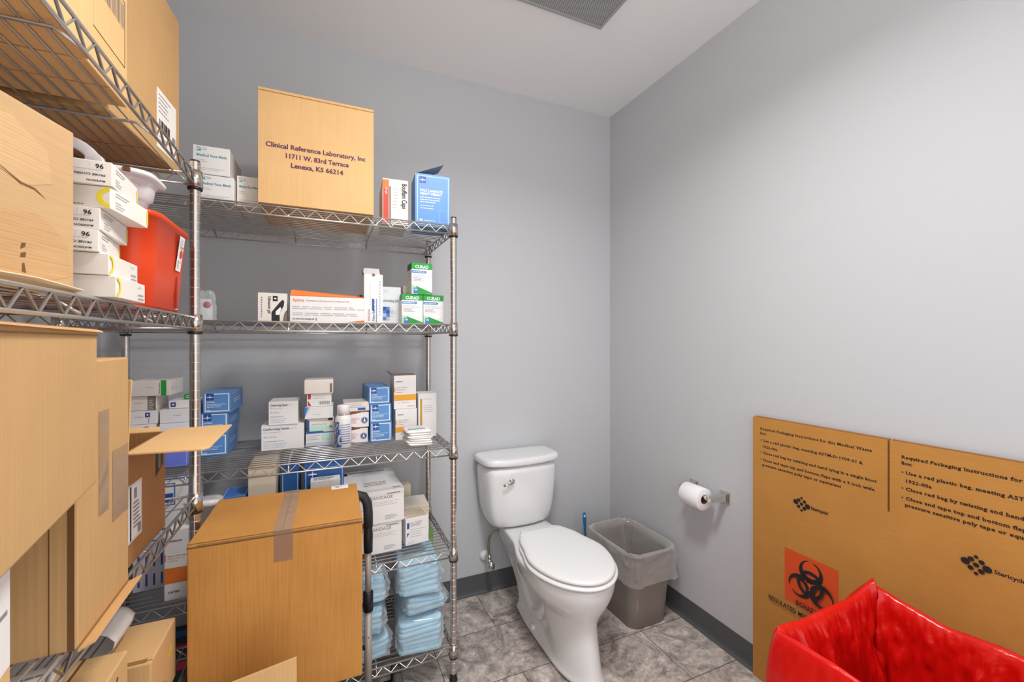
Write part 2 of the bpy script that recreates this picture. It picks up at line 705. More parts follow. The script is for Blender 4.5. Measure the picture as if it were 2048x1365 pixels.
def sheet(parent, name, fr, W, H, u0, v0, u1, v1, mt, items, label=None, th=0.0006):
    """a label stuck on a face, as a part"""
    o, eu, ev, en = [Vector(a) for a in fr]
    org = o + eu * (u0 * W) + ev * (v0 * H) + en * 0.0002
    w, h = (u1 - u0) * W, (v1 - v0) * H
    mb = MB()
    pts = [org + en * th, org + eu * w + en * th, org + eu * w + ev * h + en * th, org + ev * h + en * th]
    mb.slab(pts, th, mt, en)
    printing(mb, (org + en * th, eu, ev, en), w, h, items, 0.0002)
    ob = mb.build(name, parent)
    if label:
        ob['label'] = label
    return ob


def rrect(w, d, r, n=6, cx=0, cy=0, z=0):
    """rounded rectangle ring, counter-clockwise"""
    pts = []
    r = min(r, w / 2 - 1e-4, d / 2 - 1e-4)
    for (sx, sy, a0) in ((1, 1, 0), (-1, 1, 90), (-1, -1, 180), (1, -1, 270)):
        for i in range(n + 1):
            a = math.radians(a0 + 90 * i / n)
            pts.append((cx + sx * (w / 2 - r) + r * math.cos(a), cy + sy * (d / 2 - r) + r * math.sin(a), z))
    return pts


def fbm(x, y, z, oc=3):
    s, a = 0.0, 1.0
    for i in range(oc):
        s += a * noise.noise(Vector((x, y, z)))
        x, y, z, a = x * 2.1, y * 2.1, z * 2.1, a * 0.5
    return s


# ================================================================== THE ROOM
WX, WY, CH, LX, NY = 1.622, 2.176, 2.743, -0.80, -0.55
m_ = MB(); m_.box(LX - .1, NY, -.1, WX + .1, WY + .1, 0, floor_material()); struct(m_.build('floor'))
m_ = MB(); m_.box(LX - .1, NY, CH, WX + .1, WY + .1, CH + .1, CEILM); struct(m_.build('ceiling'))
m_ = MB(); m_.box(LX - .1, WY, 0, WX + .1, WY + .1, CH, WALLM); struct(m_.build('wall_back'))
m_ = MB(); m_.box(WX, NY, 0, WX + .1, WY, CH, WALLM); struct(m_.build('wall_right'))
m_ = MB(); m_.box(LX - .1, NY, 0, LX, WY, CH, WALLM); struct(m_.build('wall_left'))


def cove(name, a, b, n):
    """vinyl cove base: a thin sheet that flares onto the floor"""
    a, b, n = Vector(a), Vector(b), Vector(n)
    prof = [(0.0, 0.1016), (0.0032, 0.1012), (0.0035, 0.022), (0.006, 0.010), (0.013, 0.004), (0.018, 0.0022), (0.018, 0.0), (0.0, 0.0)]
    mb = MB()
    rings = [[p + n * q[0] + Vector((0, 0, q[1])) for q in prof] for p in (a, b)]
    mb.loft(rings, VINYL, smooth=False)
    struct(mb.build(name))


cove('baseboard_back', (LX, WY, 0), (WX - .019, WY, 0), (0, -1, 0))
cove('baseboard_right', (WX, WY, 0), (WX, NY, 0), (-1, 0, 0))

# unseen ceiling fixture; glowing globe added to brighten the ceiling and upper walls
t = empty('ceiling_light', (0.48, 0.72, CH), 'unseen ceiling light with a globe added to brighten ceiling and upper walls', 'ceiling light')
m_ = MB(); m_.lathe([(.15, -.001), (.15, -.018), (.12, -.028)], WHITE, n=32); m_.build('ceiling_plate', t)
GLOBE = mat('fill_globe_glow', '#ffffff', 0.5)
GLOBE.node_tree.nodes['Principled BSDF'].inputs['Emission Color'].default_value = (1, 0.99, 0.975, 1)
GLOBE.node_tree.nodes['Principled BSDF'].inputs['Emission Strength'].default_value = 17
m_ = MB(); m_.lathe([(.10 * math.sin(PI * k / 12) + .001, -.10 + .068 * math.cos(PI * k / 12)) for k in range(13)], GLOBE, n=28); m_.build('fill_globe', t)

# exhaust grille in the ceiling
t = empty('ceiling_vent', (0.815, 1.265, CH), 'square grey perforated air grille in the white ceiling', 'vent')
m_ = MB()
for q in ((-.305, -.305, .305, -.292), (-.305, .292, .305, .305), (-.305, -.292, -.292, .292), (.292, -.292, .305, .292)):
    m_.box(q[0], q[1], -.008, q[2], q[3], -.0005, mat('vent_frame', '#a9a9aa', 0.5))
m_.build('frame', t)


def perforated():
    m = bpy.data.materials.new('perforated_sheet')
    nt, N, L, P = nodes_of(m)
    tc = N.new('ShaderNodeTexCoord')
    mp = N.new('ShaderNodeMapping')
    mp.inputs['Rotation'].default_value = (0, 0, math.radians(45))
    mp.inputs['Scale'].default_value = (140, 140, 140)
    L.new(tc.outputs['Object'], mp.inputs['Vector'])
    fr = N.new('ShaderNodeVectorMath')
    fr.operation = 'FRACTION'
    L.new(mp.outputs['Vector'], fr.inputs[0])
    sb = N.new('ShaderNodeVectorMath')
    sb.operation = 'SUBTRACT'
    sb.inputs[1].default_value = (0.5, 0.5, 0)
    L.new(fr.outputs[0], sb.inputs[0])
    mu = N.new('ShaderNodeVectorMath')
    mu.operation = 'MULTIPLY'
    mu.inputs[1].default_value = (1, 1, 0)
    L.new(sb.outputs[0], mu.inputs[0])
    ln = N.new('ShaderNodeVectorMath')
    ln.operation = 'LENGTH'
    L.new(mu.outputs[0], ln.inputs[0])
    lt = N.new('ShaderNodeMath')
    lt.operation = 'LESS_THAN'
    lt.inputs[1].default_value = 0.30
    L.new(ln.outputs['Value'], lt.inputs[0])
    mx = N.new('ShaderNodeMix')
    mx.data_type = 'RGBA'
    mx.inputs[6].default_value = lin('#b4b4b4')
    mx.inputs[7].default_value = lin('#38383a')
    L.new(lt.outputs[0], mx.inputs[0])
    L.new(mx.outputs[2], P.inputs['Base Color'])
    P.inputs['Roughness'].default_value = 0.6
    return m


m_ = MB(); m_.box(-.291, -.291, -.005, .291, .291, -.001, perforated()); m_.build('grille', t)

# ================================================================== WIRE SHELVING
SZ = [1.818, 1.425, 0.937, 0.530, 0.145]


def zigzag(a, b, up, r, mb, period=0.058, h=0.030):
    a, b = Vector(a), Vector(b)
    L_ = (b - a).length
    n = max(2, round(L_ / period))
    pts = []
    for i in range(2 * n + 1):
        p = a + (b - a) * (i / (2 * n))
        pts.append(p + Vector((0, 0, -h if i % 2 == 0 else 0)))
    mb.tube(pts, r, CHROME, n=6)


def shelving(label, x0, x1, y0, y1, long_axis):
    t = empty('wire_shelving_unit', ((x0 + x1) / 2, (y0 + y1) / 2, 0), label, 'shelving', 'chrome wire shelving units')
    X0, X1, Y0, Y1 = -(x1 - x0) / 2, (x1 - x0) / 2, -(y1 - y0) / 2, (y1 - y0) / 2
    first = None
    for (x, y) in ((X0, Y0), (X1, Y0), (X0, Y1), (X1, Y1)):
        if first is None:
            mb = MB()
            z = 0.030
            while z < 1.83:
                mb.lathe([(0.0127, z), (0.0127, z + .0236)], CHROME_P, n=18, cap=False)
                mb.lathe([(0.0127, z + .0236), (0.0119, z + .0241), (0.0119, z + .0249), (0.0127, z + .0254)], GROOVE, n=18, cap=False)
                z += 0.0254
            mb.lathe([(0.0127, z), (0.0127, 1.845)], CHROME_P, n=18, cap=False)
            mb.lathe([(0.0127, 1.845), (0.011, 1.850), (0.004, 1.852)], BLACK_P, n=18)
            p = mb.build('post', t, (x, y, 0))
            mb = MB(); mb.lathe([(0.006, 0.0), (0.0155, 0.001), (0.0165, 0.012), (0.0135, 0.016), (0.0135, 0.034), (0.0128, 0.036)], BLACK_P, n=16)
            f = mb.build('foot', p)
            f['label'] = 'black levelling foot'
            first = p
            ff = f
        else:
            p = first.copy(); COL.objects.link(p); p.parent = t; p.location = (x, y, 0)
            f = ff.copy(); COL.objects.link(f); f.parent = p
    # one shelf mesh, copied to the five heights
    mb = MB()
    r1, r2 = 0.0030, 0.0024
    n = 17
    if long_axis == 'x':
        for i in range(1, n):
            y = Y0 + (Y1 - Y0) * i / n
            mb.tube([(X0 + .004, y, -.0022), (X1 - .004, y, -.0022)], 0.0019, CHROME, n=6)
        for k in (1, 2, 3):
            x = X0 + (X1 - X0) * k / 4
            mb.tube([(x, Y0, -.032), (x, Y0 + .035, -.0075), (x, Y1 - .035, -.0075), (x, Y1, -.032)], 0.0030, CHROME, n=6)
    else:
        for i in range(1, n):
            x = X0 + (X1 - X0) * i / n
            mb.tube([(x, Y0 + .004, -.0022), (x, Y1 - .004, -.0022)], 0.0019, CHROME, n=6)
        for k in (1, 2, 3):
            y = Y0 + (Y1 - Y0) * k / 4
            mb.tube([(X0, y, -.032), (X0 + .035, y, -.0075), (X1 - .035, y, -.0075), (X1, y, -.032)], 0.0030, CHROME, n=6)
    mats_z = []
    e = 0.014
    sides = [((X0 + e, Y0, 0), (X1 - e, Y0, 0)), ((X0 + e, Y1, 0), (X1 - e, Y1, 0)), ((X0, Y0 + e, 0), (X0, Y1 - e, 0)), ((X1, Y0 + e, 0), (X1, Y1 - e, 0))]
    mr = MB()
    for a, b in sides:
        for dz in (-.003, -.034):
            mr.tube([(a[0], a[1], dz), (b[0], b[1], dz)], r1, CHROME, n=8)
        zigzag((a[0], a[1], -.0035), (b[0], b[1], -.0035), None, r2, mr)
    mc = MB()
    mc.lathe([(0.0130, -.042), (0.0185, -.042), (0.0165, .004), (0.0130, .004)], CHROME_P, n=18, cap=False)
    mk = MB()
    mk.lathe([(0.0129, -.049), (0.0172, -.049), (0.0176, -.042), (0.0129, -.042)], BLACK_P, n=18, cap=False)
    S = mb.build('shelf', t, (0, 0, SZ[0]))
    kids = [mr.build('truss_rail', S)]
    for n_, (x, y) in enumerate(((X0, Y0), (X1, Y0), (X0, Y1), (X1, Y1))):
        if n_ == 0:
            K = mc.build('collar', S, (x, y, 0))
            Q = mk.build('clip_ring', S, (x, y, 0))
            Q['label'] = 'black plastic clip ring'
            kids += [K, Q]
        else:
            for o in (K, Q):
                c = o.copy(); COL.objects.link(c); c.parent = S; c.location = (x, y, 0)
                kids.append(c)
    for z in SZ[1:]:
        s = S.copy(); COL.objects.link(s); s.parent = t; s.location = (0, 0, z)
        for o in kids:
            c = o.copy(); COL.objects.link(c); c.parent = s
    return t


shelving('chrome wire shelving unit standing along the back wall beside the toilet', -0.698, 0.472, 1.650, 2.100, 'x')
shelving('chrome wire shelving unit along the left side loaded with brown cartons', -0.735, -0.3225, 0.246, 1.416, 'y')

# ================================================================== TOILET
TX = 0.938


BX = 0.961


def outline(yf, yb, table, z, n=18, wx=BX, sf=0.30):
    """plan outline from front tip to back: table = [(fraction, half width)]"""
    S = []
    for i in range(n + 1):
        s = (1 - math.cos(PI * i / n)) / 2
        for (s0, w0), (s1, w1) in zip(table, table[1:]):
            if s0 <= s <= s1 + 1e-9:
                f = (s - s0) / (s1 - s0)
                f = f * f * (3 - 2 * f)
                hw = w0 + (w1 - w0) * f
                break
        if s < sf:
            hw = hw * math.sqrt(max(0, 1 - (1 - s / sf) ** 2))
        if s > 0.97:
            hw *= math.sqrt(max(0.0, 1 - ((s - .97) / .03) ** 2)) * .15 + .85 if s < 1 else 0.85
        S.append((yf + (yb - yf) * s, hw))
    right = [(wx + hw, y, z) for y, hw in S[1:]]
    left = [(wx - hw, y, z) for y, hw in reversed(S[1:])]
    return [(wx, yf, z)] + right + left


t = empty('toilet', (0, 0, 0), 'white two-piece toilet with closed lid against the grey back wall', 'toilet')
mb = MB()
F0 = [(0, .088), (.30, .092), (.5, .092), (.75, .090), (1, .075)]
C1 = [(0, .080), (.30, .083), (.5, .066), (.75, .062), (1, .062)]
C2 = [(0, .086), (.30, .088), (.5, .080), (.75, .068), (1, .070)]
C3 = [(0, .110), (.30, .116), (.5, .112), (.75, .088), (1, .082)]
C4 = [(0, .146), (.30, .160), (.5, .154), (.72, .112), (1, .100)]
C5 = [(0, .165), (.30, .180), (.5, .172), (.68, .128), (1, .112)]
C6 = [(0, .170), (.30, .184), (.5, .178), (.66, .132), (1, .118)]
secs = [outline(1.355, 1.975, F0, 0.0), outline(1.353, 1.977, F0, 0.022), outline(1.362, 1.970, [(a, b - .008) for a, b in F0], 0.034),
        outline(1.372, 1.965, C1, 0.055), outline(1.388, 1.985, C1, 0.12), outline(1.402, 2.04, C2, 0.19), outline(1.405, 2.10, C2, 0.23),
        outline(1.392, 2.115, C3, 0.265), outline(1.366, 2.125, C4, 0.305), outline(1.348, 2.13, C5, 0.350), outline(1.343, 2.13, C6, 0.385),
        outline(1.345, 2.13, C6, 0.400), outline(1.352, 2.125, [(a, b - .007) for a, b in C6], 0.406)]
mb.loft(secs, PORC)
mb.build('bowl', t, sub=1)
mb = MB()
for sx in (-1, 1):      # raised trapway curve down each side
    pts = [(BX + sx * a, y, z) for a, y, z in ((.052, 1.60, .30), (.058, 1.66, .19), (.052, 1.73, .115), (.048, 1.79, .09), (.050, 1.85, .13), (.050, 1.92, .20), (.045, 1.99, .23))]
    sm = []
    for i in range(len(pts) - 1):
        for f in (0, .33, .66):
            sm.append(tuple(a + (b - a) * f for a, b in zip(pts[i], pts[i + 1])))
    mb.tube(sm + [pts[-1]], 0.030, PORC, n=12)
mb.build('trapway', t)
for sx in (-1, 1):
    mb = MB(); mb.lathe([(.0145, 0), (.014, .012), (.010, .019), (.003, .021)], PORC, (BX + sx * .079, 1.76, .030), n=16)
    mb.build('bolt_cap', t)

SEAT = [(0, .178), (.25, .184), (.5, .188), (.78, .158), (1, .120)]
so = lambda a, b, tb, z: outline(a, b, tb, z, sf=.5)
mb = MB()
mb.loft([so(1.340, 1.835, SEAT, .408), so(1.335, 1.838, [(a, b + .003) for a, b in SEAT], .413), so(1.335, 1.838, [(a, b + .003) for a, b in SEAT], .421),
         so(1.341, 1.835, SEAT, .426)], SEATP)
mb.build('seat', t, sub=1)
LID = [(a, b - .006) for a, b in SEAT]
mb = MB()
mb.loft([so(1.350, 1.845, [(a, b - .006) for a, b in LID], .428), so(1.343, 1.848, LID, .431), so(1.343, 1.848, LID, .440), so(1.350, 1.845, [(a, b - .006) for a, b in LID], .446),
         so(1.40, 1.83, [(a, b - .04) for a, b in LID], .4495)], SEATP)
mb.build('lid', t, sub=1)
for sx in (-1, 1):
    mb = MB(); mb.lathe([(.012, -.02), (.013, -.015), (.013, .015), (.012, .02)], SEATP, (BX + sx * .075, 1.857, .428), axis='x', n=14)
    mb.build('hinge', t)


def dshape(hw, yf, yb, z, bulge=.5, n=20, rc=.03):
    """tank plan: flat back, curved front"""
    pts = []
    for i in range(n + 1):
        u = -1 + 2 * i / n
        x = TX + hw * u
        y = yf + (yb - yf) * 0.40 * abs(u) ** 2.6 * bulge
        if abs(u) > .93:
            y += (abs(u) - .93) / .07 * .02
        pts.append((x, y, z))
    return pts + [(TX + hw, yb - .012, z), (TX + hw - .01, yb, z), (TX - hw + .01, yb, z), (TX - hw, yb - .012, z)]


mb = MB()
mb.loft([dshape(.145, 1.985, 2.15, .410), dshape(.162, 1.965, 2.155, .416), dshape(.178, 1.955, 2.157, .45), dshape(.190, 1.950, 2.16, .50),
         dshape(.200, 1.945, 2.162, .60), dshape(.206, 1.943, 2.163, .70), dshape(.207, 1.943, 2.163, .728)], PORC)
mb.build('tank', t, sub=1)
mb = MB()
mb.loft([dshape(.211, 1.938, 2.165, .7285), dshape(.217, 1.932, 2.167, .733), dshape(.219, 1.930, 2.168, .742), dshape(.218, 1.931, 2.168, .756),
         dshape(.213, 1.937, 2.165, .765), dshape(.200, 1.952, 2.155, .7675)], PORC)
mb.build('tank_lid', t, sub=1)
mb = MB()
hx, hz = 0.852, 0.655
mb.lathe([(.019, .012), (.019, .004), (.015, -.008), (.009, -.012)], CHROME_B, (hx + .008, 1.955, hz), axis='y', n=20)
mb.tube([(hx + .008, 1.942, hz), (hx - .008, 1.934, hz - .004), (hx - .022, 1.930, hz - .008), (hx - .046, 1.929, hz - .008)], [.012, .009, .0065, .006], CHROME_B, n=12)
mb.build('flush_lever', t)['label'] = 'chrome flush lever'

# water supply
t = empty('water_supply_valve', (0.795, 2.174, .20), 'chrome supply valve with white wall plate and bent hose under the tank', 'valve')
mb = MB(); mb.lathe([(.028, 0), (.029, -.004), (.024, -.014), (.012, -.022)], WHITE, (0, 0, 0), axis='y', n=24); mb.build('wall_plate', t)['label'] = 'white round wall plate'
mb = MB(); mb.lathe([(.008, -.02), (.008, -.06), (.0115, -.062), (.0115, -.085), (.008, -.087)], CHROME_B, (.0, 0, 0), axis='y', n=16)
mb.lathe([(.007, 0), (.011, .002), (.011, .022), (.008, .026)], CHROME_B, (.0, -.073, .006), n=12); mb.build('valve_body', t)
mb = MB(); mb.lathe([(.004, 0), (.0165, -.004), (.0175, -.012), (.0165, -.018), (.004, -.020)], CHROME_B, (.003, -.088, -.012), axis='y', n=10)
ob = mb.build('valve_knob', t); ob.scale = (1, 1, 1.25)
mb = MB()
pp = [(0, -.073, .03), (-.004, -.073, .06), (-.004, -.075, .105), (.004, -.078, .135), (.022, -.080, .15), (.055, -.085, .158), (.075, -.088, .168), (.083, -.09, .185), (.084, -.09, .212)]
cat_ = []
for i in range(len(pp) - 1):
    p0, p1, p2, p3 = [Vector(pp[max(0, min(len(pp) - 1, j))]) for j in (i - 1, i, i + 1, i + 2)]
    for f in (0, .25, .5, .75):
        cat_.append(0.5 * ((2 * p1) + (p2 - p0) * f + (2 * p0 - 5 * p1 + 4 * p2 - p3) * f * f + (3 * p1 - p0 - 3 * p2 + p3) * f ** 3))
mb.tube(cat_ + [Vector(pp[-1])], .0065, BRASS, n=10); mb.build('hose', t)['label'] = 'bent braided metal hose'

# ================================================================== BIN, BRUSH, PAPER
t = empty('waste_bin', (1.422, 1.745, 0), 'taupe plastic waste bin with a clear liner in the corner', 'bin')
mb = MB()
rings = []
for z, w, d, r in ((0, .205, .295, .045), (.006, .215, .305, .05), (.12, .232, .325, .052), (.33, .262, .362, .058), (.350, .265, .366, .06), (.352, .276, .377, .064), (.360, .279, .380, .066), (.364, .272, .373, .062),
                   (.360, .260, .361, .058), (.33, .254, .354, .055), (.012, .208, .298, .046)):
    rings.append(rrect(w, d, r, 6, z=z))
mb.loft(rings, BINP)
mb.build('bin_body', t)
mb = MB()
rings = []
prof = [(-.030, .215), (.012, .235), (.013, .26), (.0075, .30), (.008, .335), (.006, .358), (.002, .368), (-.004, .370), (-.011, .362), (-.014, .33), (-.018, .26), (-.024, .18), (-.032, .10), (-.05, .04)]
prof = prof[1:]
pr2 = []
for (a, b) in zip(prof, prof[1:]):
    for q in (0, .5):
        pr2.append((a[0] + (b[0] - a[0]) * q, a[1] + (b[1] - a[1]) * q))
prof = pr2 + [prof[-1]]
for si, (off, z) in enumerate(prof):
    ring = []
    base = rrect(.279 + 2 * off, .380 + 2 * off, .066 + off, 34, z=z)
    for j, p in enumerate(base):
        a = math.atan2(p[1], p[0])
        amp = .004 if z > .34 else .010
        nz = fbm(a * 3.2, si * .18, 1.7) * amp
        if si < 10:
            nz = abs(fbm(a * 4.2 + z * 9, z * 22, 3.3, 3)) * .020 + abs(fbm(a * 13, z * 40, 5.3, 2)) * .006 - .001
        zz = p[2] + (.012 * abs(fbm(a * 4, 2.2, 9)) if 8 < si < 15 else 0) + (.026 * fbm(a * 1.6, 5, 2) * (1 - si / 5) if si < 5 else 0)
        if si >= 15:
            nz -= .006 + abs(fbm(a * 5, z * 6, 7)) * .022 + abs(fbm(a * 14, z * 9, 2)) * .006
        l = math.hypot(p[0], p[1])
        ring.append((p[0] * (1 + nz / l), p[1] * (1 + nz / l), zz))
    rings.append(ring)
mb.loft(rings, LINER, cap0=False, cap1=True)
ob = mb.build('liner', t); ob['label'] = 'clear crinkled plastic liner folded over the rim'

t = empty('toilet_brush', (1.395, 2.085, 0), 'toilet brush with a blue handle standing behind the toilet', 'toilet brush')
mb = MB(); mb.lathe([(.045, 0), (.05, .004), (.042, .10), (.040, .12), (.036, .12), (.036, .03)], PLASTW, n=24); mb.build('holder', t)
mb = MB()
rings = []
for z, w, d in ((.22, .009, .008), (.25, .011, .010), (.29, .018, .012), (.33, .023, .013), (.355, .022, .013), (.366, .016, .010), (.371, .006, .005)):
    rings.append([(w / 2 * math.cos(2 * PI * j / 14) - .012 + (z - .2) * -.06, d / 2 * math.sin(2 * PI * j / 14), z) for j in range(14)])
mb.loft(rings, BRUSHB); mb.lathe([(.0068, 0), (.0072, -.0015), (.004, -.002)], INK_W, (-.022, -.0055, .348), axis='y', n=14)
mb.build('handle', t)['label'] = 'blue handle'
mb = MB(); mb.tube([(0, 0, .02), (-.008, 0, .12), (-.013, 0, .23)], .0045, PLASTW, n=10); mb.lathe([(.01, .02), (.033, .03), (.033, .09), (.01, .1)], PLASTW, n=16); mb.build('brush_head', t)

t = empty('toilet_paper_holder', (1.622, 1.43, .668), 'chrome two-post toilet paper holder on the right wall', 'paper holder')
for sy in (-1, 1):
    mb = MB()
    y = sy * .086
    mb.box(-.006, y - .024, -.026, -.0005, y + .024, .026, CHROME_B)
    mb.box(-.012, y - .019, -.021, -.006, y + .019, .021, CHROME_B)
    rings = [rr for rr in ([(-.012, y - .015, -.017), (-.012, y + .015, -.017), (-.012, y + .015, .017), (-.012, y - .015, .017)],
                           [(-.045, y - .011, -.012), (-.045, y + .011, -.012), (-.045, y + .011, .013), (-.045, y - .011, .013)],
                           [(-.102, y - .009, -.010), (-.102, y + .009, -.010), (-.102, y + .009, .012), (-.102, y - .009, .012)])]
    mb.loft(rings, CHROME_B, smooth=False)
    mb.build('mounting_post', t, bevel=.002)
mb = MB(); mb.lathe([(.007, -.078), (.009, -.07), (.009, .07), (.007, .078)], CHROME_B, (-.090, 0, 0), axis='y', n=16); mb.build('roller', t)
t = empty('toilet_roll', (1.532, 1.43, .658), 'white toilet paper roll on the chrome wall holder', 'toilet paper')
mb = MB()
mb.lathe([(.0205, -.052), (.047, -.052), (.0485, -.050), (.0485, .050), (.047, .052), (.0205, .052)], TISSUE, axis='y', n=40, cap=False); mb.build('paper', t)
mb = MB(); mb.lathe([(.0192, -.0515), (.0205, -.0515), (.0205, .0515), (.0192, .0515), (.0192, -.0515)], CORE, axis='y', n=32, cap=False); mb.build('core', t)['label'] = 'brown cardboard core'
bpy.data.objects['toilet_paper_holder']

# ================================================================== FLATTENED MEDICAL WASTE CARTON
t = empty('flattened_carton', (1.597, 1.194, 0), 'flattened brown medical waste carton leaning against the right wall', 'cardboard')
# local: u runs along -y from the far edge
mb = MB()


def panel(mb, x, u0, u1, z0, z1, th, mt):
    mb.box(x, -u1, z0, x + th, -u0, z1, mt)


W2 = .456
panel(mb, 0, 0.0, 2 * W2 + .002, .222, .828, .006, KRAFT_M)
for u0, u1 in ((0, W2 - .003), (W2 + .003, 2 * W2)):
    panel(mb, 0.0, u0, u1, .828, 1.050, .006, KRAFT_M)
    panel(mb, 0.0, u0, u1, .0, .222, .006, KRAFT_M)
PFR = ((0, 0, 0), (0, -1, 0), (0, 0, 1), (-1, 0, 0))


def instructions(u, full=True):
    L_ = [("Required Packaging Instructions for this Medical Waste", 0, 1.003, .381),
          ("Box:", 0, .985, .027),
          ("\u2022 Use a red plastic bag, meeting ASTM-D-1709-01 &", 0, .957, .355),
          ("1922-00a", .009, .933, .062),
          ("\u2022 Close red bag by twisting and hand tying in a single knot", 0, .909, .393),
          ("\u2022 Close and tape top and bottom flaps with a 2 inch wide", 0, .881, .388),
          ("pressure sensitive poly tape or equivalent", .009, .861, .283)]
    return [('t', s, u + du, z, .0092, INK, {'b': 2, 'w': w}) for s, du, z, w in L_]


def cluster(u, z, s=1.0):
    ds = [(-.021, .002, .0088), (.021, -.002, .0088), (-.010, .012, .0062), (.0, .0215, .0042), (.0105, .0115, .0058), (0, 0, .0058), (-.0105, -.0115, .0058),
          (.010, -.013, .0062), (0, -.0225, .0042)]
    out = [('d', u + a * s, z + b * s, r * s, INK, 1.05) for a, b, r in ds]
    out.append(('t', 'Stericycle', u + .033 * s, z - .007, .0108, INK, {'b': 1, 'w': .056}))
    out.append(('d', u + .0905 * s, z + .002, .0012, INK))
    return out


def biohazard(u, z, R):
    out = []
    for k in range(3):
        a0 = math.radians(90 + 120 * k)
        cx, cz = u + .50 * R * math.cos(a0), z + .50 * R * math.sin(a0)
        ix, iz = u + .62 * R * math.cos(a0), z + .62 * R * math.sin(a0)
        N_ = 26
        for i in range(N_):
            q = []
            for j in (i, i + 1):
                a = a0 + math.radians(14) + j / N_ * (2 * PI - math.radians(28))
                q.append(((cx + .50 * R * math.cos(a), cz + .50 * R * math.sin(a)), (ix + .35 * R * math.cos(a), iz + .35 * R * math.sin(a))))
            out.append(('p', [q[0][1], q[0][0], q[1][0], q[1][1]], INK))
        a1 = a0
        for s in range(10):        # arc of the middle ring inside the lobe
            b0 = a1 - math.radians(42) + math.radians(84) * s / 10
            b1 = b0 + math.radians(8.4)
            out.append(('p', [(u + .43 * R * math.cos(b1), z + .43 * R * math.sin(b1)), (u + .43 * R * math.cos(b0), z + .43 * R * math.sin(b0)),
                              (u + .57 * R * math.cos(b0), z + .57 * R * math.sin(b0)), (u + .57 * R * math.cos(b1), z + .57 * R * math.sin(b1))], INK))
    out.append(('d', u, z, .085 * R, BIO_O))
    for k in range(3):
        a = math.radians(30 + 120 * k)
        p, q = (math.cos(a), math.sin(a)), (-math.sin(a), math.cos(a))
        w = .018 * R
        out.append(('p', [(u + w * q[0] * -1, z - w * q[1]), (u + p[0] * .24 * R - w * q[0], z + p[1] * .24 * R - w * q[1]), (u + p[0] * .24 * R + w * q[0], z + p[1] * .24 * R + w * q[1]), (u + w * q[0], z + w * q[1])], BIO_O))
    return out


items = instructions(.032) + instructions(.488) + cluster(.194, .761) + cluster(.650, .758)
items += [('r', .131, .381, .316, .577, BIO_O)] + biohazard(.226, .482, .083)
items += [('t', 'BIOHAZARD', .226, .388, .0165, INK, {'a': 'c', 'w': .098, 'b': 1}), ('t', 'REGULATED MEDICAL WASTE', .072, .352, .0165, INK, {'w': .262, 'b': 1})]
# keep the print in order: later items sit a hair higher, so restart the lift per group
printing(mb, PFR, 1, 1, items[:34])
printing(mb, PFR, 1, 1, items[34:])
mb.build('front_panel', t)
mb = MB()
panel(mb, .0075, .002, 2 * W2 - .004, .002, .826, .006, KRAFT_M)
for u0, u1 in ((.006, W2 - .001), (W2 + .006, 2 * W2 - .002)):
    panel(mb, .0075, u0, u1, .826, 1.054, .006, KRAFT_B)
ob = mb.build('back_panel', t)

# ================================================================== RED-BAGGED BOX
bx0, bx1, by0, by1, RZ = 1.012, 1.452, 0.270, 0.715, 0.640
t = empty('medical_waste_box', ((bx0 + bx1) / 2, (by0 + by1) / 2, 0), 'open brown box lined with a glossy red biohazard bag', 'waste box')
mb = MB()
w, d = bx1 - bx0 - .012, by1 - by0 - .012
for q in ((-w / 2, -d / 2, w / 2, -d / 2 + .005), (-w / 2, d / 2 - .005, w / 2, d / 2), (-w / 2, -d / 2 + .005, -w / 2 + .005, d / 2 - .005), (w / 2 - .005, -d / 2 + .005, w / 2, d / 2 - .005)):
    mb.box(q[0], q[1], 0.001, q[2], q[3], RZ - .030, KRAFT)
mb.box(-w / 2 + .005, -d / 2 + .005, .001, w / 2 - .005, d / 2 - .005, .008, KRAFT)
mb.build('carton_body', t)
mb = MB()
w, d = bx1 - bx0, by1 - by0
prof = [(.030, .10), (.028, .18), (.026, .28), (.022, .38), (.017, .47), (.011, .55), (.006, .60), (.002, .628), (-.002, .639), (-.008, .643), (-.016, .638), (-.021, .626),
        (-.023, .59), (-.026, .55), (-.028, .50), (-.032, .44), (-.038, .37), (-.045, .29), (-.055, .20), (-.075, .12), (-.12, .06), (-.19, .035)]
rings = []
NP = 110


def dense(pr, k):
    out = []
    for a, b in zip(pr, pr[1:]):
        for q in range(k):
            out.append(tuple(u + (v - u) * q / k for u, v in zip(a, b)))
    return out + [pr[-1]]


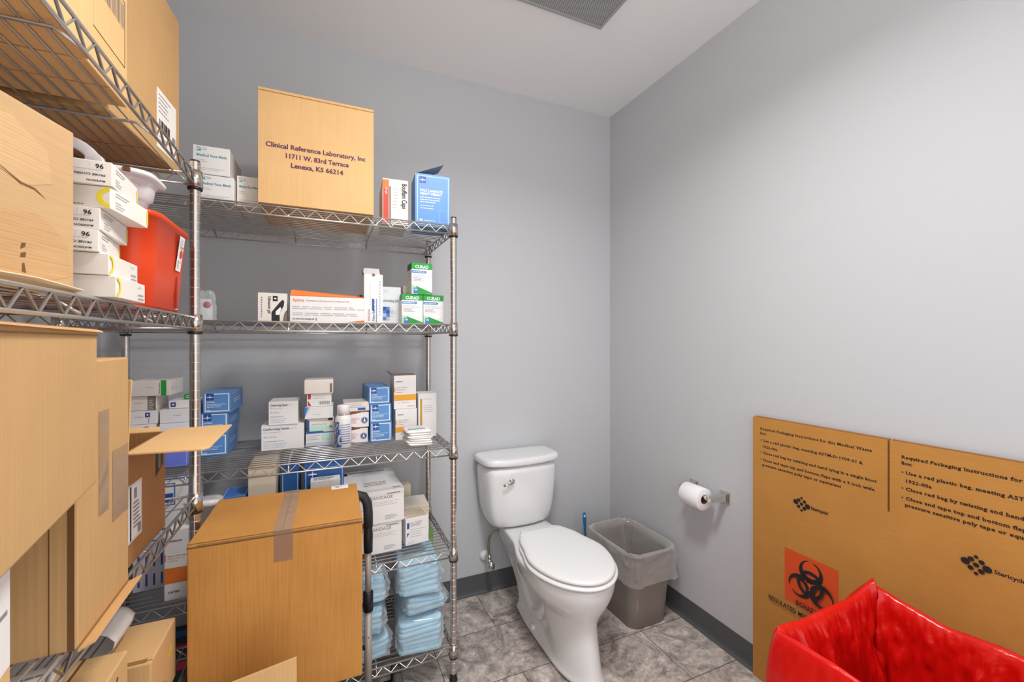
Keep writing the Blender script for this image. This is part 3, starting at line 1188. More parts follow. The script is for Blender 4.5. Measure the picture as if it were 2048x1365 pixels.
prof = dense(prof, 3)
for si, (off, z) in enumerate(prof):
    ring = []
    rc = max(.012, .022 + off * .6)
    ww, dd = w + 2 * off, d + 2 * off
    corners = [(ww / 2, -dd / 2), (ww / 2, dd / 2), (-ww / 2, dd / 2), (-ww / 2, -dd / 2)]
    for k in range(4):
        a, b = corners[k], corners[(k + 1) % 4]
        for i in range(NP):
            f = i / NP
            x, y = a[0] + (b[0] - a[0]) * f, a[1] + (b[1] - a[1]) * f
            # round the corner
            e = min(f, 1 - f) * math.hypot(b[0] - a[0], b[1] - a[1])
            cr = max(0, 1 - e / .035) ** 2 * .012
            l = math.hypot(x, y)
            x, y = x * (1 - cr / l), y * (1 - cr / l)
            nx, ny = ((1, 0), (0, 1), (-1, 0), (0, -1))[k]
            s = k + f
            inside = off < -.003
            if inside:
                dep = min(1, (RZ - z) / .12)
                fold = abs(fbm(s * 5.5, z * 3.5, 4.1, 3))
                fine = abs(fbm(s * 15, z * 17, 8.0, 2)) + .35 * abs(fbm(s * 38, z * 42, 3.0, 2))
                dis = -(.030 * fold * dep + .015 * fine * min(1, dep * 2.5))
                # deep tuck near the back corner
                g = math.exp(-((s - 1.84) / .06) ** 2) + .7 * math.exp(-((s - 1.62) / .04) ** 2)
                dis -= .035 * g * dep
            else:
                dis = .008 * fbm(s * 3.0, z * 2.2, 1.1, 2) + .003 * fbm(s * 12, z * 8, 6.1, 2)
                dis = max(dis, -.004)
            zz = z
            top = max(0, 1 - abs(RZ - z) / .07)
            cm = max(0, 1 - e / .10)
            lift = .014 * fbm(s * 2.3, .4, .2, 2) + (.030 if k == 1 and f < .5 else .012) * cm ** 1.5 * (1 if k in (0, 1) else .5)
            if inside or top > 0:
                zz += lift * top
            ring.append((x + nx * dis, y + ny * dis, zz))
    rings.append(ring)
mb.loft(rings, REDBAG, cap0=False, cap1=True)
ob = mb.build('red_bag', t)
ob['label'] = 'glossy crumpled red plastic bag folded over the rim'

# ================================================================== HAND TRUCK AND THE CARTONS ON IT
t = empty('hand_truck', (-0.02, 1.606, 0), 'folding grey hand truck with black grips in front of the back shelves', 'hand truck')
for sx, nm in ((-1, 0), (1, 1)):
    x = sx * .165
    mb = MB()
    mb.tube([(x, .004, .045), (x, .004, .42)], .0135, ALU, n=16)
    for zz in (.30, .40):
        mb.lathe([(.002, -.0005), (.0022, -.0008)], BLACK_P, (x, -.0095, zz), axis='y', n=8)
    mb.build('lower_tube', t)
    mb = MB()
    mb.tube([(x, .004, .42), (x, .004, .645)], .0105, ALU, n=16)
    mb.build('upper_tube', t)
    mb = MB()
    mb.lathe([(.014, -.03), (.0175, -.03), (.0175, .035), (.014, .038)], BLACK_P, (x, .004, .42), n=18, cap=False)
    mb.lathe([(.012, 0), (.0155, .0), (.0165, .06), (.0135, .10)], BLACK_P, (x, .004, .60), n=18, cap=False)
    mb.build('lock_collar', t)['label'] = 'black lock collar'
mb = MB()
pts = [(-.165, .004, .69), (-.165, .004, .74), (-.162, .004, .775), (-.150, .004, .80), (-.12, .004, .812), (0, .004, .816), (.12, .004, .812), (.150, .004, .80), (.162, .004, .775), (.165, .004, .74), (.165, .004, .69)]
mb.tube(pts, .0165, BLACK_M, n=14)
mb.build('handle', t)['label'] = 'black foam grip loop'
mb = MB()
for zz in (.10, .26, .41):
    mb.tube([(-.165, .004, zz), (.165, .004, zz)], .009, BLACK_P, n=10)
mb.build('cross_bar', t)
mb = MB(); mb.box(-.19, -.34, .012, .15, -.018, .020, BLACK_P); mb.build('toe_plate', t, bevel=.002)
for sx in (-1, 1):
    mb = MB()
    c = (sx * .276, .077, .053)
    mb.lathe([(.035, -.018), (.049, -.016), (.052, -.008), (.052, .008), (.049, .016), (.035, .018), (.035, -.018)], RUBBER, c, axis='x', n=36, cap=False)
    wob = mb.build('wheel', t)
    mb = MB()
    mb.lathe([(.012, -.022), (.014, -.020), (.014, .020), (.012, .022)], BLACK_P, c, axis='x', n=16)
    for k in range(5):
        a = 2 * PI * k / 5
        mb.tube([(c[0], c[1], c[2]), (c[0], c[1] + .036 * math.cos(a), c[2] + .036 * math.sin(a))], [.010, .007], BLACK_P, n=8)
    mb.lathe([(.029, -.014), (.036, -.014), (.036, .014), (.029, .014), (.029, -.014)], BLACK_P, c, axis='x', n=28, cap=False)
    mb.build('hub', wob)
mb = MB()
mb.tube([(-.276, .077, .053), (.276, .077, .053)], .006, BLACK_P, n=10)
for sx in (-1, 1):
    mb.tube([(sx * .165, .004, .12), (sx * .19, .05, .08), (sx * .21, .077, .053)], .009, BLACK_P, n=10)
mb.build('axle', t)
truck_parts = t

carton('cardboard_carton', 'small brown carton on the hand truck beneath the large taped one', 'cardboard box', .34, .30, .397, (-.30, 1.285), .021, KRAFT_B, rot=0)
BIGW, BIGD, BIGH = .405, .325, .440
big = carton('cardboard_carton', 'large tan carton with tape across its top, on the hand truck', 'cardboard box', BIGW, BIGD, BIGH, (-.3035, 1.2666), .4195, KRAFT_O,
             pr={'t': [('r', 0, .0, 1, .006, KRAFT_D), ('r', .505, 0, .510, 1, KRAFT_D)],
                 'f': [('r', 0, .975, 1, .982, KRAFT_D), ('r', .05, .982, .98, .992, KRAFT_E)],
                 'r': [('r', 0, .975, 1, .982, KRAFT_D)]}, rot=0, bevel=.004)
big.rotation_euler.z = math.radians(-1.0)
fr, W, H = face(BIGW, BIGD, BIGH, 't')
sheet(big, 'packing_tape', fr, W, H, .455, .0, .565, 1.0, TAPE, [], 'clear tape along the seam')
fr, W, H = face(BIGW, BIGD, BIGH, 'f')
sheet(big, 'packing_tape', fr, W, H, .46, .82, .57, 1.0, TAPE, [], 'clear tape end folded down')
fr, W, H = face(BIGW, BIGD, BIGH, 't')
sheet(big, 'sticker', fr, W, H, .80, .87, .93, .985, PAPER, [('d', .35, .5, .006, INK_G), ('ln', .1, .9, .9, 2, .2, .08, INK_L)], 'small white sticker')

# open box nearer the camera, only its raised flap reaches the frame
t = empty('open_carton', (-0.165, 0.98, 0), 'open brown carton on the floor with one flap raised, bottom edge of view', 'cardboard box')
mb = MB()
for q in ((-.11, -.135, .11, -.131), (-.11, .131, .11, .135), (-.11, -.131, -.106, .131), (.106, -.131, .11, .131)):
    mb.box(q[0], q[1], 0.001, q[2], q[3], .46, KRAFT)
mb.box(-.106, -.131, .001, .106, .131, .006, KRAFT)
mb.build('carton_body', t)
mb = MB(); mb.slab([(-.11, .135, .461), (.108, .135, .461), (.106, .140, .614), (-.045, .138, .594)], .004, KRAFT_Y, (0, -1, 0)); mb.build('flap', t)

# ================================================================== HELPER FACES FOR SUPPLY BOXES
def cross_logo(u, v, W, H, s, ground=BLUE_D):
    """white four-pointed star on a dark blue square; s = size in metres"""
    du, dv = s / W, s / H
    c = (u + du / 2, v + dv / 2)
    a, b = du * .42, dv * .42
    k = .10
    return [('r', u, v, u + du, v + dv, ground),
            ('p', [(c[0] - a, c[1]), (c[0] - a * k, c[1] - b * k * 1.6), (c[0], c[1] - b), (c[0] + a * k, c[1] - b * k * 1.6), (c[0] + a, c[1]),
                   (c[0] + a * k, c[1] + b * k * 1.6), (c[0], c[1] + b), (c[0] - a * k, c[1] + b * k * 1.6)], INK_W),
            ('p', [(c[0] - a, c[1] + b * .05), (c[0] - a, c[1] - b * .22), (c[0] + a, c[1] - b * .22), (c[0] + a, c[1] + b * .05)], INK_W)]


def glove_front(W, H):
    s = min(W, H) * .32
    return [('o', .06, .06, .94, .95, min(W, H) * .045, INK_W)] + cross_logo(.10, .95 - s / H, W, H, s) + \
        [('t', 'NITRILE', .14, .50, H * .065, INK_W, {'b': 1}), ('ln', .14, .44, .85, 3, .07, .022, INK_W), ('r', .14, .13, .26, .16, INK_W)]


def blue_box(label, w, d, h, at, z, rot=0, group='blue glove boxes', **k):
    return carton('glove_box', label, 'box', w, d, h, at, z, BLUE, {'f': glove_front(w, h), 'l': [('o', .04, .07, .96, .93, .002, BLUE_L)], 't': [('o', .03, .04, .97, .96, .002, BLUE_L)],
                                                                       'r': [('o', .04, .07, .96, .93, .002, BLUE_L), ('ln', .2, .6, .8, 2, .12, .03, INK_W)]}, rot=rot, group=group, **k)


# ================================================================== BACK UNIT, TOP SHELF
Z1 = SZ[0] + .001


def mask_front(W, H):
    return [('r', .10, .80, .22, .94, TEAL), ('d', .13, .87, .003, WHITE), ('d', .19, .90, .002, WHITE), ('ln', .25, .92, .4, 2, .05, .015, TEAL),
            ('t', 'Medical Face Mask', .10, .62, .0085, TEAL, {'b': 1, 'w': W * .82}), ('ln', .10, .50, .45, 2, .06, .016, INK_L), ('ln', .10, .22, .9, 2, .06, .014, INK_L)]


GM = 'medical face mask boxes'
carton('face_mask_box', 'white face mask box at the left end of the top shelf, lower of its stack', 'box', .103, .19, .086, (-.380, 1.690), Z1, WHITE, {'f': mask_front(.103, .086)}, group=GM)
carton('face_mask_box', 'white face mask box lying on top of another at the shelf end', 'box', .103, .19, .092, (-.391, 1.688), Z1 + .087, WHITE, {'f': mask_front(.103, .092)}, rot=-1, group=GM)
carton('face_mask_box', 'white face mask box squeezed between its stacked pair and the lettered carton', 'box', .070, .19, .105, (-.273, 1.715), Z1, WHITE_W, {'f': mask_front(.070, .105)}, anchor=(-1, -1), group=GM)

LW, LD, LH = .366, .31, .384
carton('lettered_carton', 'tall kraft carton printed Clinical Reference Laboratory on the top shelf', 'cardboard box', LW, LD, LH, (-.200, 1.634), Z1, KRAFT_Y,
       {'f': [('t', tx, .49 + du, v + dv, .0160, INK_P, {'b': 1, 'a': 'c', 'w': LW * wd}) for tx, v, wd in
              (('Clinical Reference Laboratory, Inc', .495, .865), ('11711 W. 83rd Terrace', .415, .555), ('Lenexa, KS 66214', .335, .455))
              for du, dv in ((-.0007, 0), (.0007, .0003))] + [
              ('r', 0, .972, 1, .977, KRAFT_E)],
        'b': [('r', 0, .495, 1, .505, KRAFT_D)]}, bevel=.002)

t = empty('bouffant_cap_box', (.259, 1.735, Z1), 'white and orange bouffant caps box with torn open top', 'box')
mb = MB(); w, d, h = .098, .20, .178
mb.box(-w / 2, 0, 0, w / 2, d, h, WHITE_W)
printing(mb, ((-w / 2, 0, 0), (1, 0, 0), (0, 0, 1), (0, -1, 0)), w, h, [('r', 0, 0, .26, 1, WHITE), ('r', .02, 0, .24, .98, RED_I), ('r', .0, .78, .25, .98, ORANGE), ('r', .26, .0, .32, .84, TAUPE),
        ('t', 'Bouffant Caps', .76, .93, .019, INK, {'rot': -90, 'w': .100, 'b': 1}), ('t', 'Large', .12, .80, .008, INK_W, {'rot': -90}), ('ln', .40, .8, .62, 7, .07, .012, INK_L)])
printing(mb, ((-w / 2, d, 0), (0, -1, 0), (0, 0, 1), (-1, 0, 0)), d, h, [('r', .85, .02, .99, .6, INK_L)])
mb.build('box_body', t, bevel=.002, rot=math.radians(-3))
mb = MB(); mb.slab([(-w / 2, .0, h + .001), (w / 2, .0, h + .001), (w / 2 - .01, .05, h + .008), (-w / 2 + .012, .05, h + .010)], .0012, WHITE_W, (0, 0, 1))
mb.slab([(.0, .05, h + .002), (.028, .05, h + .002), (.020, .06, h + .016), (.005, .06, h + .016)], .0012, TAUPE, (0, -1, 0))
mb.build('flap', t, rot=math.radians(-3))

t = empty('beard_cover_box', (.403, 1.712, Z1), 'pale blue box with opened dark flap at the right end of the top shelf', 'box', rot=math.radians(-4))
mb = MB(); w, d, h = .140, .13, .212
mb.box(-w / 2, 0, 0, w / 2, d, h, BLUE)
s = .030
mb_items = [('r', .05, .03, .97, .965, BLUE_L), ('r', .08, .05, .94, .95, BLUE)] + cross_logo(.12, .82, w, h, .026) + \
    [('t', 'POLY LAMINATE', .14, .66, .0095, INK_W, {'b': 1, 'w': .09}), ('t', 'HEAVY WEIGHT', .14, .60, .0095, INK_W, {'b': 1, 'w': .088}), ('ln', .14, .56, .8, 3, .045, .014, INK_W),
     ('ln', .14, .40, .7, 2, .05, .010, INK_W), ('t', '50', .12, .10, .009, INK_W, {'b': 1}), ('o', .68, .10, .92, .33, .0012, BLUE_L), ('ln', .25, .12, .6, 1, .05, .010, INK_W)]
printing(mb, ((-w / 2, 0, 0), (1, 0, 0), (0, 0, 1), (0, -1, 0)), w, h, mb_items)
mb.build('box_body', t, bevel=.002)
mb = MB()
mb.slab([(-w / 2, .0, h), (w / 2, .0, h), (w / 2, .045, h + .012), (-w / 2 + .01, .045, h + .008)], .001, BLUE_L, (0, 0, 1))
mb.build('flap', t)
mb = MB()
mb.slab([(-w / 2, .005, h), (-w / 2, .11, h), (w / 2 - .03, .11, h + .052), (w / 2 - .025, .005, h + .048)], .0014, SLATE, (-.3, 0, 1))
mb.build('flap', t)['label'] = 'dark raised flap'

# ================================================================== BACK UNIT, SECOND SHELF
Z2 = SZ[1] + .001
# clear bag with a red mark beside the post
t = empty('plastic_specimen_bag', (-.372, 1.77, Z2), 'clear plastic bag with a red mark beside the left post', 'bag')
mb = MB()
rings = []
for i in range(9):
    z = i * .013
    r = .030 * (1 - .3 * (i / 8) ** 3)
    rings.append([((r + .006 * fbm(j * .9, i * .6, 2)) * math.cos(2 * PI * j / 22), (r * .8 + .006 * fbm(j * .9, i * .6, 5)) * math.sin(2 * PI * j / 22), z + .008 * fbm(j * .7, i, 1) * (i > 6)) for j in range(22)])
mb.loft(rings, CLEAR, cap1=False); mb.build('bag_film', t)
mb = MB(); mb.box(-.018, -.012, .002, .018, .012, .055, WHITE); mb.lathe([(.001, -.0135), (.011, -.0135), (.011, -.0125)], CRIMSON, (.006, 0, .055), axis='y', n=16); mb.box(-.016, -.01, .055, .016, .01, .075, PLASTW)
mb.build('packed_swabs', t)

carton('ultrasound_glove_box', 'small white box with black hand graphic, left of the long orange box', 'box', .092, .12, .104, (-.215, 1.752), Z2, WHITE_W,
       {'f': [('r', .50, .72, .67, .90, INK), ('p', [(.53, .81), (.585, .84), (.64, .81), (.585, .78)], INK_W), ('t', 'Ultrasonic gel', .34, .88, .0095, INK, {'rot': -90, 'w': .062, 'b': 1}), ('ln', .10, .85, .16, 9, .08, .05, INK_G),
              ('p', [(.46, 0), (.46, .34), (.72, .66), (.84, .78), (.90, .72), (.88, .56), (.74, .30), (.74, 0)], INK),
              ('p', [(.60, .25), (.60, .36), (.76, .52), (.80, .46), (.72, .24)], INK_W), ('p', [(.84, 0), (.90, .30), (1.0, .45), (1.0, 0)], TAUPE)]}, rot=2)

AW, AD, AH = .262, .13, .098
ap = carton('specimen_kit_box', 'long white and orange specimen collection kit box', 'box', AW, AD, AH, (-.113, 1.746), Z2, WHITE,
            {'f': [('t', 'Aptima', .03, .78, .0105, ORANGE, {'b': 1, 'w': .038}), ('t', 'Multitest Swab Specimen Collection Kit', .20, .79, .0065, TAUPE, {'w': .150}),
                   ('ln', .03, .60, .98, 2, .07, .030, INK_L), ('ln', .03, .36, .98, 2, .07, .030, INK_L), ('ln', .03, .15, .32, 1, .08, .045, INK_G), ('r', .325, .07, .333, .18, INK), ('t', 'CE', .22, .09, .006, INK),
                   ('p', [(.66, 0), (1, 0), (1, .12)], ORANGE), ('r', 0, .985, 1, 1, ORANGE)],
             't': [('r', 0, 0, 1, .5, ORANGE)]})
mb = MB(); mb.slab([(-AW / 2, -AD / 2, AH), (AW / 2, -AD / 2, AH), (AW / 2 - .02, -AD / 2 + .02, AH + .006), (-AW / 2 + .004, -AD / 2 + .012, AH + .022)], .001, ORANGE, (0, -1, .5)); mb.build('flap', ap)['label'] = 'orange tuck flap'

carton('brown_folded_box', 'dark crumpled brown carton just behind the tall open box', 'box', .07, .06, .125, (.140, 1.90), Z2, mat('carton_taupe', '#8a6a5c', .6), rot=12,
       pr={'t': [('r', .1, .1, .9, .9, KRAFT_D)], 'f': [('p', [(0, .75), (.6, 1), (0, 1)], KRAFT_D)]})

t = empty('tall_open_box', (.177, 1.745, Z2), 'tall narrow white box with open top flap and blue lettering on the second shelf', 'box')
mb = MB(); w, d, h = .070, .075, .192
for q in ((-w / 2, 0, w / 2, .0012), (-w / 2, d - .0012, w / 2, d), (-w / 2, .0012, -w / 2 + .0012, d - .0012), (w / 2 - .0012, .0012, w / 2, d - .0012)):
    mb.box(q[0], q[1], 0, q[2], q[3], h, WHITE)
mb.box(-w / 2, 0, -.0, w / 2, d, .001, WHITE)
printing(mb, ((-w / 2, 0, 0), (1, 0, 0), (0, 0, 1), (0, -1, 0)), w, h,
         [('r', .42, .26, .53, .50, BLUE_D), ('t', 'Non-Sterile 4x4', .56, .05, .009, BLUE_D, {'rot': 90, 'w': .085, 'b': 1}), ('t', 'McKESSON', .32, .05, .0085, TAUPE, {'rot': 90, 'w': .045}),
          ('r', .64, .03, .68, .5, BLUE_M), ('ln', .30, .80, .36, 9, .05, .02, INK_L), ('ln', .80, .86, .9, 12, .06, .03, INK_L), ('d', .50, .985, .006, KRAFT_E)])
mb.build('box_body', t)
mb = MB(); mb.slab([(-w / 2, d, h), (w / 2, d, h), (w / 2 - .006, d + .004, h + .035), (-w / 2 + .006, d + .004, h + .035)], .001, WHITE, (0, -1, 0))
mb.slab([(-w / 2, .005, h), (-w / 2, d - .005, h), (-w / 2 - .003, d - .01, h + .028), (-w / 2 - .003, .03, h + .014)], .001, KRAFT_E, (-1, 0, 0))
mb.slab([(-w / 2 + .003, .003, h - .003), (w / 2 - .003, .003, h - .003), (w / 2 - .006, d - .02, h + .006), (-w / 2 + .006, d - .02, h + .006)], .001, KRAFT_E, (0, 0, 1))
mb.build('flap', t)

checks = []
for (i, j, mm) in ((0, 0, BLUE_M), (0, 1, INK_L), (1, 1, BLUE_M), (0, 2, BLUE_M), (1, 2, INK_N), (0, 3, INK_N), (1, 3, BLUE_M), (2, 3, GREYC), (2, 2, INK_L), (1, 0, INK_L), (2, 1, GREYC), (3, 2, GREYC)):
    checks.append(('r', .06 + i * .18, .10 + j * .092, .06 + (i + 1) * .18, .10 + (j + 1) * .092, mm))
carton('jelly_box', 'pale grey lubricating jelly box with blue checker squares', 'box', .076, .06, .152, (.214, 1.80), Z2, mat('carton_pale', '#d5d9dc', .5),
       {'f': checks + [('t', 'Lubricating Jelly', .92, .60, .011, INK_G, {'a': 'r', 'w': .098 * .7, 'b': 1}), ('ln', .1, .92, .4, 2, .05, .01, INK_L)]})
carton('patterned_box', 'small white box with dark diagonal stripes behind the green and white boxes', 'box', .05, .10, .17, (.312, 1.87), Z2, WHITE_W,
       {'f': [('p', [(.2 + .2 * (k % 2), .35 + k * .1), (.4 + .2 * (k % 2), .35 + k * .1), (.3 + .3 * (k % 2), .42 + k * .1)], TAUPE) for k in range(6)]}, rot=0)


def green_front(W, H):
    return [('r', 0, .80, 1, 1, GREEN), ('t', 'CURAD', .17, .835, .0120, INK_W, {'b': 1, 'w': W * .66}), ('ln', .4, .825, .85, 1, .03, .012, GREEN_L),
            ('r', .01, .68, .68, .755, BLUE_M), ('d', .68, .718, .0042, BLUE_M), ('t', 'NON-ADHERENT PAD', .05, .70, .0040, INK_W, {'w': W * .58, 'b': 1}),
            ('ln', .06, .62, .92, 2, .05, .012, BLUE_L), ('ln', .08, .52, .66, 3, .042, .013, INK_G),
            ('p', [(0, .08), (0, .30), (.55, .18), (1, .05), (1, 0), (0, 0)], GREEN_L), ('p', [(.20, .27), (.55, .34), (.95, .26), (.58, .17)], INK_W),
            ('p', [(.20, .27), (.58, .17), (1, .06), (1, 0), (.30, 0), (.30, .14)], GREEN), ('p', [(.20, .27), (.55, .345), (.95, .26), (.60, .185)], INK_W),
            ('r', .09, .02, .30, .21, BLUE_M), ('t', '100', .12, .12, .0070, INK_W, {'b': 1, 'w': W * .15}), ('t', '3 in x 4 in', .70, .02, .0035, INK_W)]


GC = 'green and white wound pad boxes'
gp = dict(group=GC, bevel=.001)
gs = {'l': [('r', 0, .80, 1, 1, GREEN_D), ('ln', .3, .7, .8, 3, .1, .02, INK_G), ('r', 0, 0, 1, .02, INK_L)], 't': [('r', .02, .02, .98, .98, GREEN)], 'r': [('r', 0, .8, 1, 1, GREEN_D)]}
carton('wound_pad_box', 'green and white wound pad box, lower left of the three', 'box', .084, .085, .121, (.287, 1.752), Z2, WHITE, {**gs, 'f': green_front(.084, .121)}, **gp)
carton('wound_pad_box', 'green and white wound pad box, lower right of the three', 'box', .084, .085, .121, (.3735, 1.752), Z2, WHITE, {**gs, 'f': green_front(.084, .121)}, **gp)
carton('wound_pad_box', 'green and white wound pad box standing on top of two others', 'box', .084, .085, .128, (.325, 1.748), Z2 + .122, WHITE, {**gs, 'f': green_front(.084, .128)}, rot=1, **gp)

# ================================================================== BACK UNIT, THIRD SHELF
Z3 = SZ[2] + .001
GA = 'white instrument boxes stacked behind the left post'


def plain_small(extra=()):
    return [('t', 'mckesson', .36, .52, .0042, INK_G)] + list(extra)


y_ = 1.86
sqb = lambda: [('r', .66, .52, .80, .86, INK_N), ('d', .73, .70, .0028, INK_W), ('t', 'Medium', .78, .10, .004, INK, {'rot': 90, 'w': .016})]
W_ = .098
carton('instrument_box', 'white box at the very bottom of the leftmost white stack', 'box', W_, .12, .082, (-.632, y_), Z3, WHITE, {'f': plain_small()}, group=GA)
carton('instrument_box', 'white box with blue square label, second up in the left white stack', 'box', W_, .12, .0465, (-.634, y_ - .003), Z3 + .0835, WHITE, {'f': plain_small(sqb())}, rot=1, group=GA)
carton('instrument_box', 'white box with blue square label, third up in the left white stack', 'box', W_, .12, .0465, (-.630, y_), Z3 + .1310, WHITE, {'f': plain_small(sqb())}, rot=-1, group=GA)
carton('instrument_box', 'white box with a dark printed end, just beneath the green striped one', 'box', W_, .12, .049, (-.631, y_), Z3 + .1785, WHITE_W,
       {'f': plain_small([('r', .74, .02, .97, .98, TAUPE), ('ln', .77, .85, .93, 7, .12, .07, INK_L)])}, group=GA)
carton('instrument_box', 'white box with green end stripe on top of the left white stack', 'box', .108, .13, .0535, (-.600, y_ - .01), Z3 + .2290, WHITE_W,
       {'f': plain_small([('r', .76, .0, .90, 1, GREEN), ('t', 'Welch Allyn', .74, .10, .0048, INK, {'rot': 90, 'w': .040})]), 'r': [('ln', .1, .5, .7, 2, .1, .03, INK_L)]}, rot=-2, group=GA)
GB = 'white boxes in the short stack right behind the left post'
carton('instrument_box', 'white box at the foot of the short white stack behind the post', 'box', .105, .12, .082, (-.527, y_), Z3, WHITE, {'f': plain_small()}, group=GB)
carton('instrument_box', 'middle white box of the short stack behind the post', 'box', .105, .12, .0455, (-.526, y_), Z3 + .0835, WHITE, {'f': plain_small()}, group=GB)
carton('instrument_box', 'upper white box of the short stack under the small blue labelled one', 'box', .105, .12, .0470, (-.525, y_), Z3 + .130, WHITE, {'f': plain_small()}, group=GB)
carton('instrument_box', 'low white box with small blue label on the short white stack', 'box', .085, .08, .028, (-.505, y_ + .02), Z3 + .1780, WHITE, {'f': [('r', .06, .2, .24, .8, INK_N), ('d', .15, .5, .003, INK_W)]}, group=GB)
carton('green_cap_box', 'small green box topping the short white stack', 'box', .035, .03, .018, (-.466, y_ + .04), Z3 + .2070, GREEN, {'f': [('ln', .2, .7, .8, 2, .3, .1, INK_W)]})
carton('violet_box', 'violet blue box low behind the raised cardboard flap', 'box', .092, .10, .070, (-.512, 1.752), Z3, PURP, {'f': [('o', .02, .02, .98, .98, .0015, BLUE_L)]})

GBL = 'blue glove boxes stacked by the left post'
blue_box('blue glove box, bottom of the stack beside the left post', .086, .20, .077, (-.412, 1.868), Z3, group=GBL)
blue_box('blue glove box, middle of the stack beside the left post', .086, .20, .077, (-.410, 1.870), Z3 + .078, rot=-1, group=GBL)
blue_box('blue glove box, topmost of the stack beside the left post', .086, .20, .074, (-.401, 1.866), Z3 + .156, rot=-2, group=GBL)

gz = lambda W, H: [('t', 'Conforming Gauze', .04, .80, .0085, INK_N, {'b': 1, 'w': W * .60}), ('ln', .04, .72, .5, 1, .08, .025, BLUE_L), ('ln', .65, .84, .9, 1, .1, .02, INK_L),
                    ('t', '4in x 4.1yd', .05, .50, .0060, INK_G, {'w': W * .3}), ('ln', .05, .36, .55, 1, .07, .02, INK_G), ('ln', .05, .26, .7, 3, .075, .014, BLUE_L)]
GG = 'white conforming gauze boxes'
carton('gauze_box', 'wide white conforming gauze box, underneath the narrower one', 'box', .146, .11, .096, (-.218, 1.868), Z3, WHITE, {'f': gz(.146, .096)}, rot=-1, group=GG)
carton('gauze_box', 'narrower white conforming gauze box resting on the wide one', 'box', .100, .12, .089, (-.193, 1.864), Z3 + .097, WHITE,
       {'f': gz(.100, .089), 'r': [('ln', .1, .9, .9, 6, .13, .05, INK_L)]}, rot=-2, group=GG)

# mixed stack of small boxes
GS = 'mixed small boxes stacked between gauze and spray can'
carton('small_supply_box', 'white and grey box at the bottom of the mixed stack', 'box', .103, .11, .054, (-.066, 1.872), Z3, WHITE, {'f': [('r', 0, 0, 1, .28, GREYC), ('r', .55, .35, .95, .85, MINT), ('ln', .05, .8, .5, 3, .14, .05, INK_L), ('r', 0, .93, 1, 1, BLUE_M)]}, group=GS)
carton('small_supply_box', 'mint and navy box second from the bottom of the mixed stack', 'box', .098, .11, .055, (-.061, 1.870), Z3 + .055, WHITE_W,
       {'f': [('r', 0, 0, .08, .9, BLUE_D), ('r', 0, 0, .6, .08, BLUE_D), ('p', [(.08, .08), (1, .12), (1, .42), (.08, .45)], MINT), ('t', 'Alcohol Prep Pads', .16, .52, .0060, TEAL, {'w': .055}), ('d', .88, .35, .006, INK_G), ('r', .78, .82, .95, .98, INK)]}, rot=1, group=GS)
carton('small_supply_box', 'white box with pale blue corner in the middle of the mixed stack', 'box', .103, .13, .046, (-.070, 1.862), Z3 + .111, WHITE,
       {'f': [('p', [(0, 0), (.12, 1), (0, 1)], BLUE_M), ('p', [(0, .1), (.2, 1), (.12, 1)], BLUE_L), ('ln', .3, .4, .6, 1, .1, .05, BLUE_L)]}, rot=-2, group=GS)
carton('small_supply_box', 'white box with red corner and barcode below the topmost white one', 'box', .090, .11, .050, (-.062, 1.868), Z3 + .158, WHITE,
       {'f': [('p', [(.04, .6), (.16, .6), (.16, 1), (.04, 1)], CRIMSON), ('p', [(.04, .08), (.18, .08), (.04, .5)], CRIMSON)] + [('ln', .25, .9, .8, 3, .12, .03, INK_L)] + [('r', .48 + .045 * k, .14, .50 + .045 * k + .01 * (k % 2), .42, INK_G) for k in range(10)]}, rot=1, group=GS)
carton('small_supply_box', 'warm white box crowning the mixed stack', 'box', .106, .12, .056, (-.072, 1.860), Z3 + .209, WHITE_W, {'f': [('r', .88, .08, .96, .72, TAUPE), ('r', .89, .5, .95, .62, RED_I), ('r', .89, .3, .95, .4, GREEN)]}, rot=-1, group=GS, bevel=.004)

# aerosol can
t = empty('spray_can', (.070, 1.815, Z3), 'white and blue snowflake patterned aerosol can with white cap', 'spray can')
mb = MB()
mb.lathe([(.028, 0), (.0305, .002), (.0305, .112), (.029, .117), (.024, .126), (.021, .130)], WHITE, n=32)
for k in range(40):
    rr = random.Random(k)
    a = math.radians(-172 + rr.uniform(0, 55) + (k % 3) * 5)
    z = .010 + (k % 10) * .0098
    R = .0307
    for q in range(3):
        th = q * PI / 3 + rr.uniform(0, 1)
        du, dz = .0055 * math.cos(th) / R, .0055 * math.sin(th)
        n_u, n_z = -.0013 * math.sin(th) / R, .0013 * math.cos(th)
        mb.add([(R * math.cos(a + s1 * du + s2 * n_u), R * math.sin(a + s1 * du + s2 * n_u), z + s1 * dz + s2 * n_z) for s1, s2 in ((-1, -1), (1, -1), (1, 1), (-1, 1))], [(0, 1, 2, 3)], BLUE_D)
for k in range(9):
    z = .090 - k * .009
    vs = []
    for j in range(9):
        a = math.radians(-112 + j * 9)
        vs += [(.0307 * math.cos(a), .0307 * math.sin(a), z), (.0307 * math.cos(a), .0307 * math.sin(a), z + .0026)]
    mb.add(vs, [(2 * j, 2 * j + 2, 2 * j + 3, 2 * j + 1) for j in range(8)], INK_N if k % 3 else BLUE_M)
mb.build('can_body', t)
mb = MB(); mb.lathe([(.021, .130), (.0235, .131), (.0235, .160), (.021, .166), (.010, .168)], PLASTW, n=28); mb.build('cap', t)['label'] = 'white cap'
mb = MB(); mb.lathe([(.0212, .1285), (.0242, .1285), (.0242, .1305), (.0212, .1305)], CHROME_B, n=28, cap=False); mb.build('rim', t)

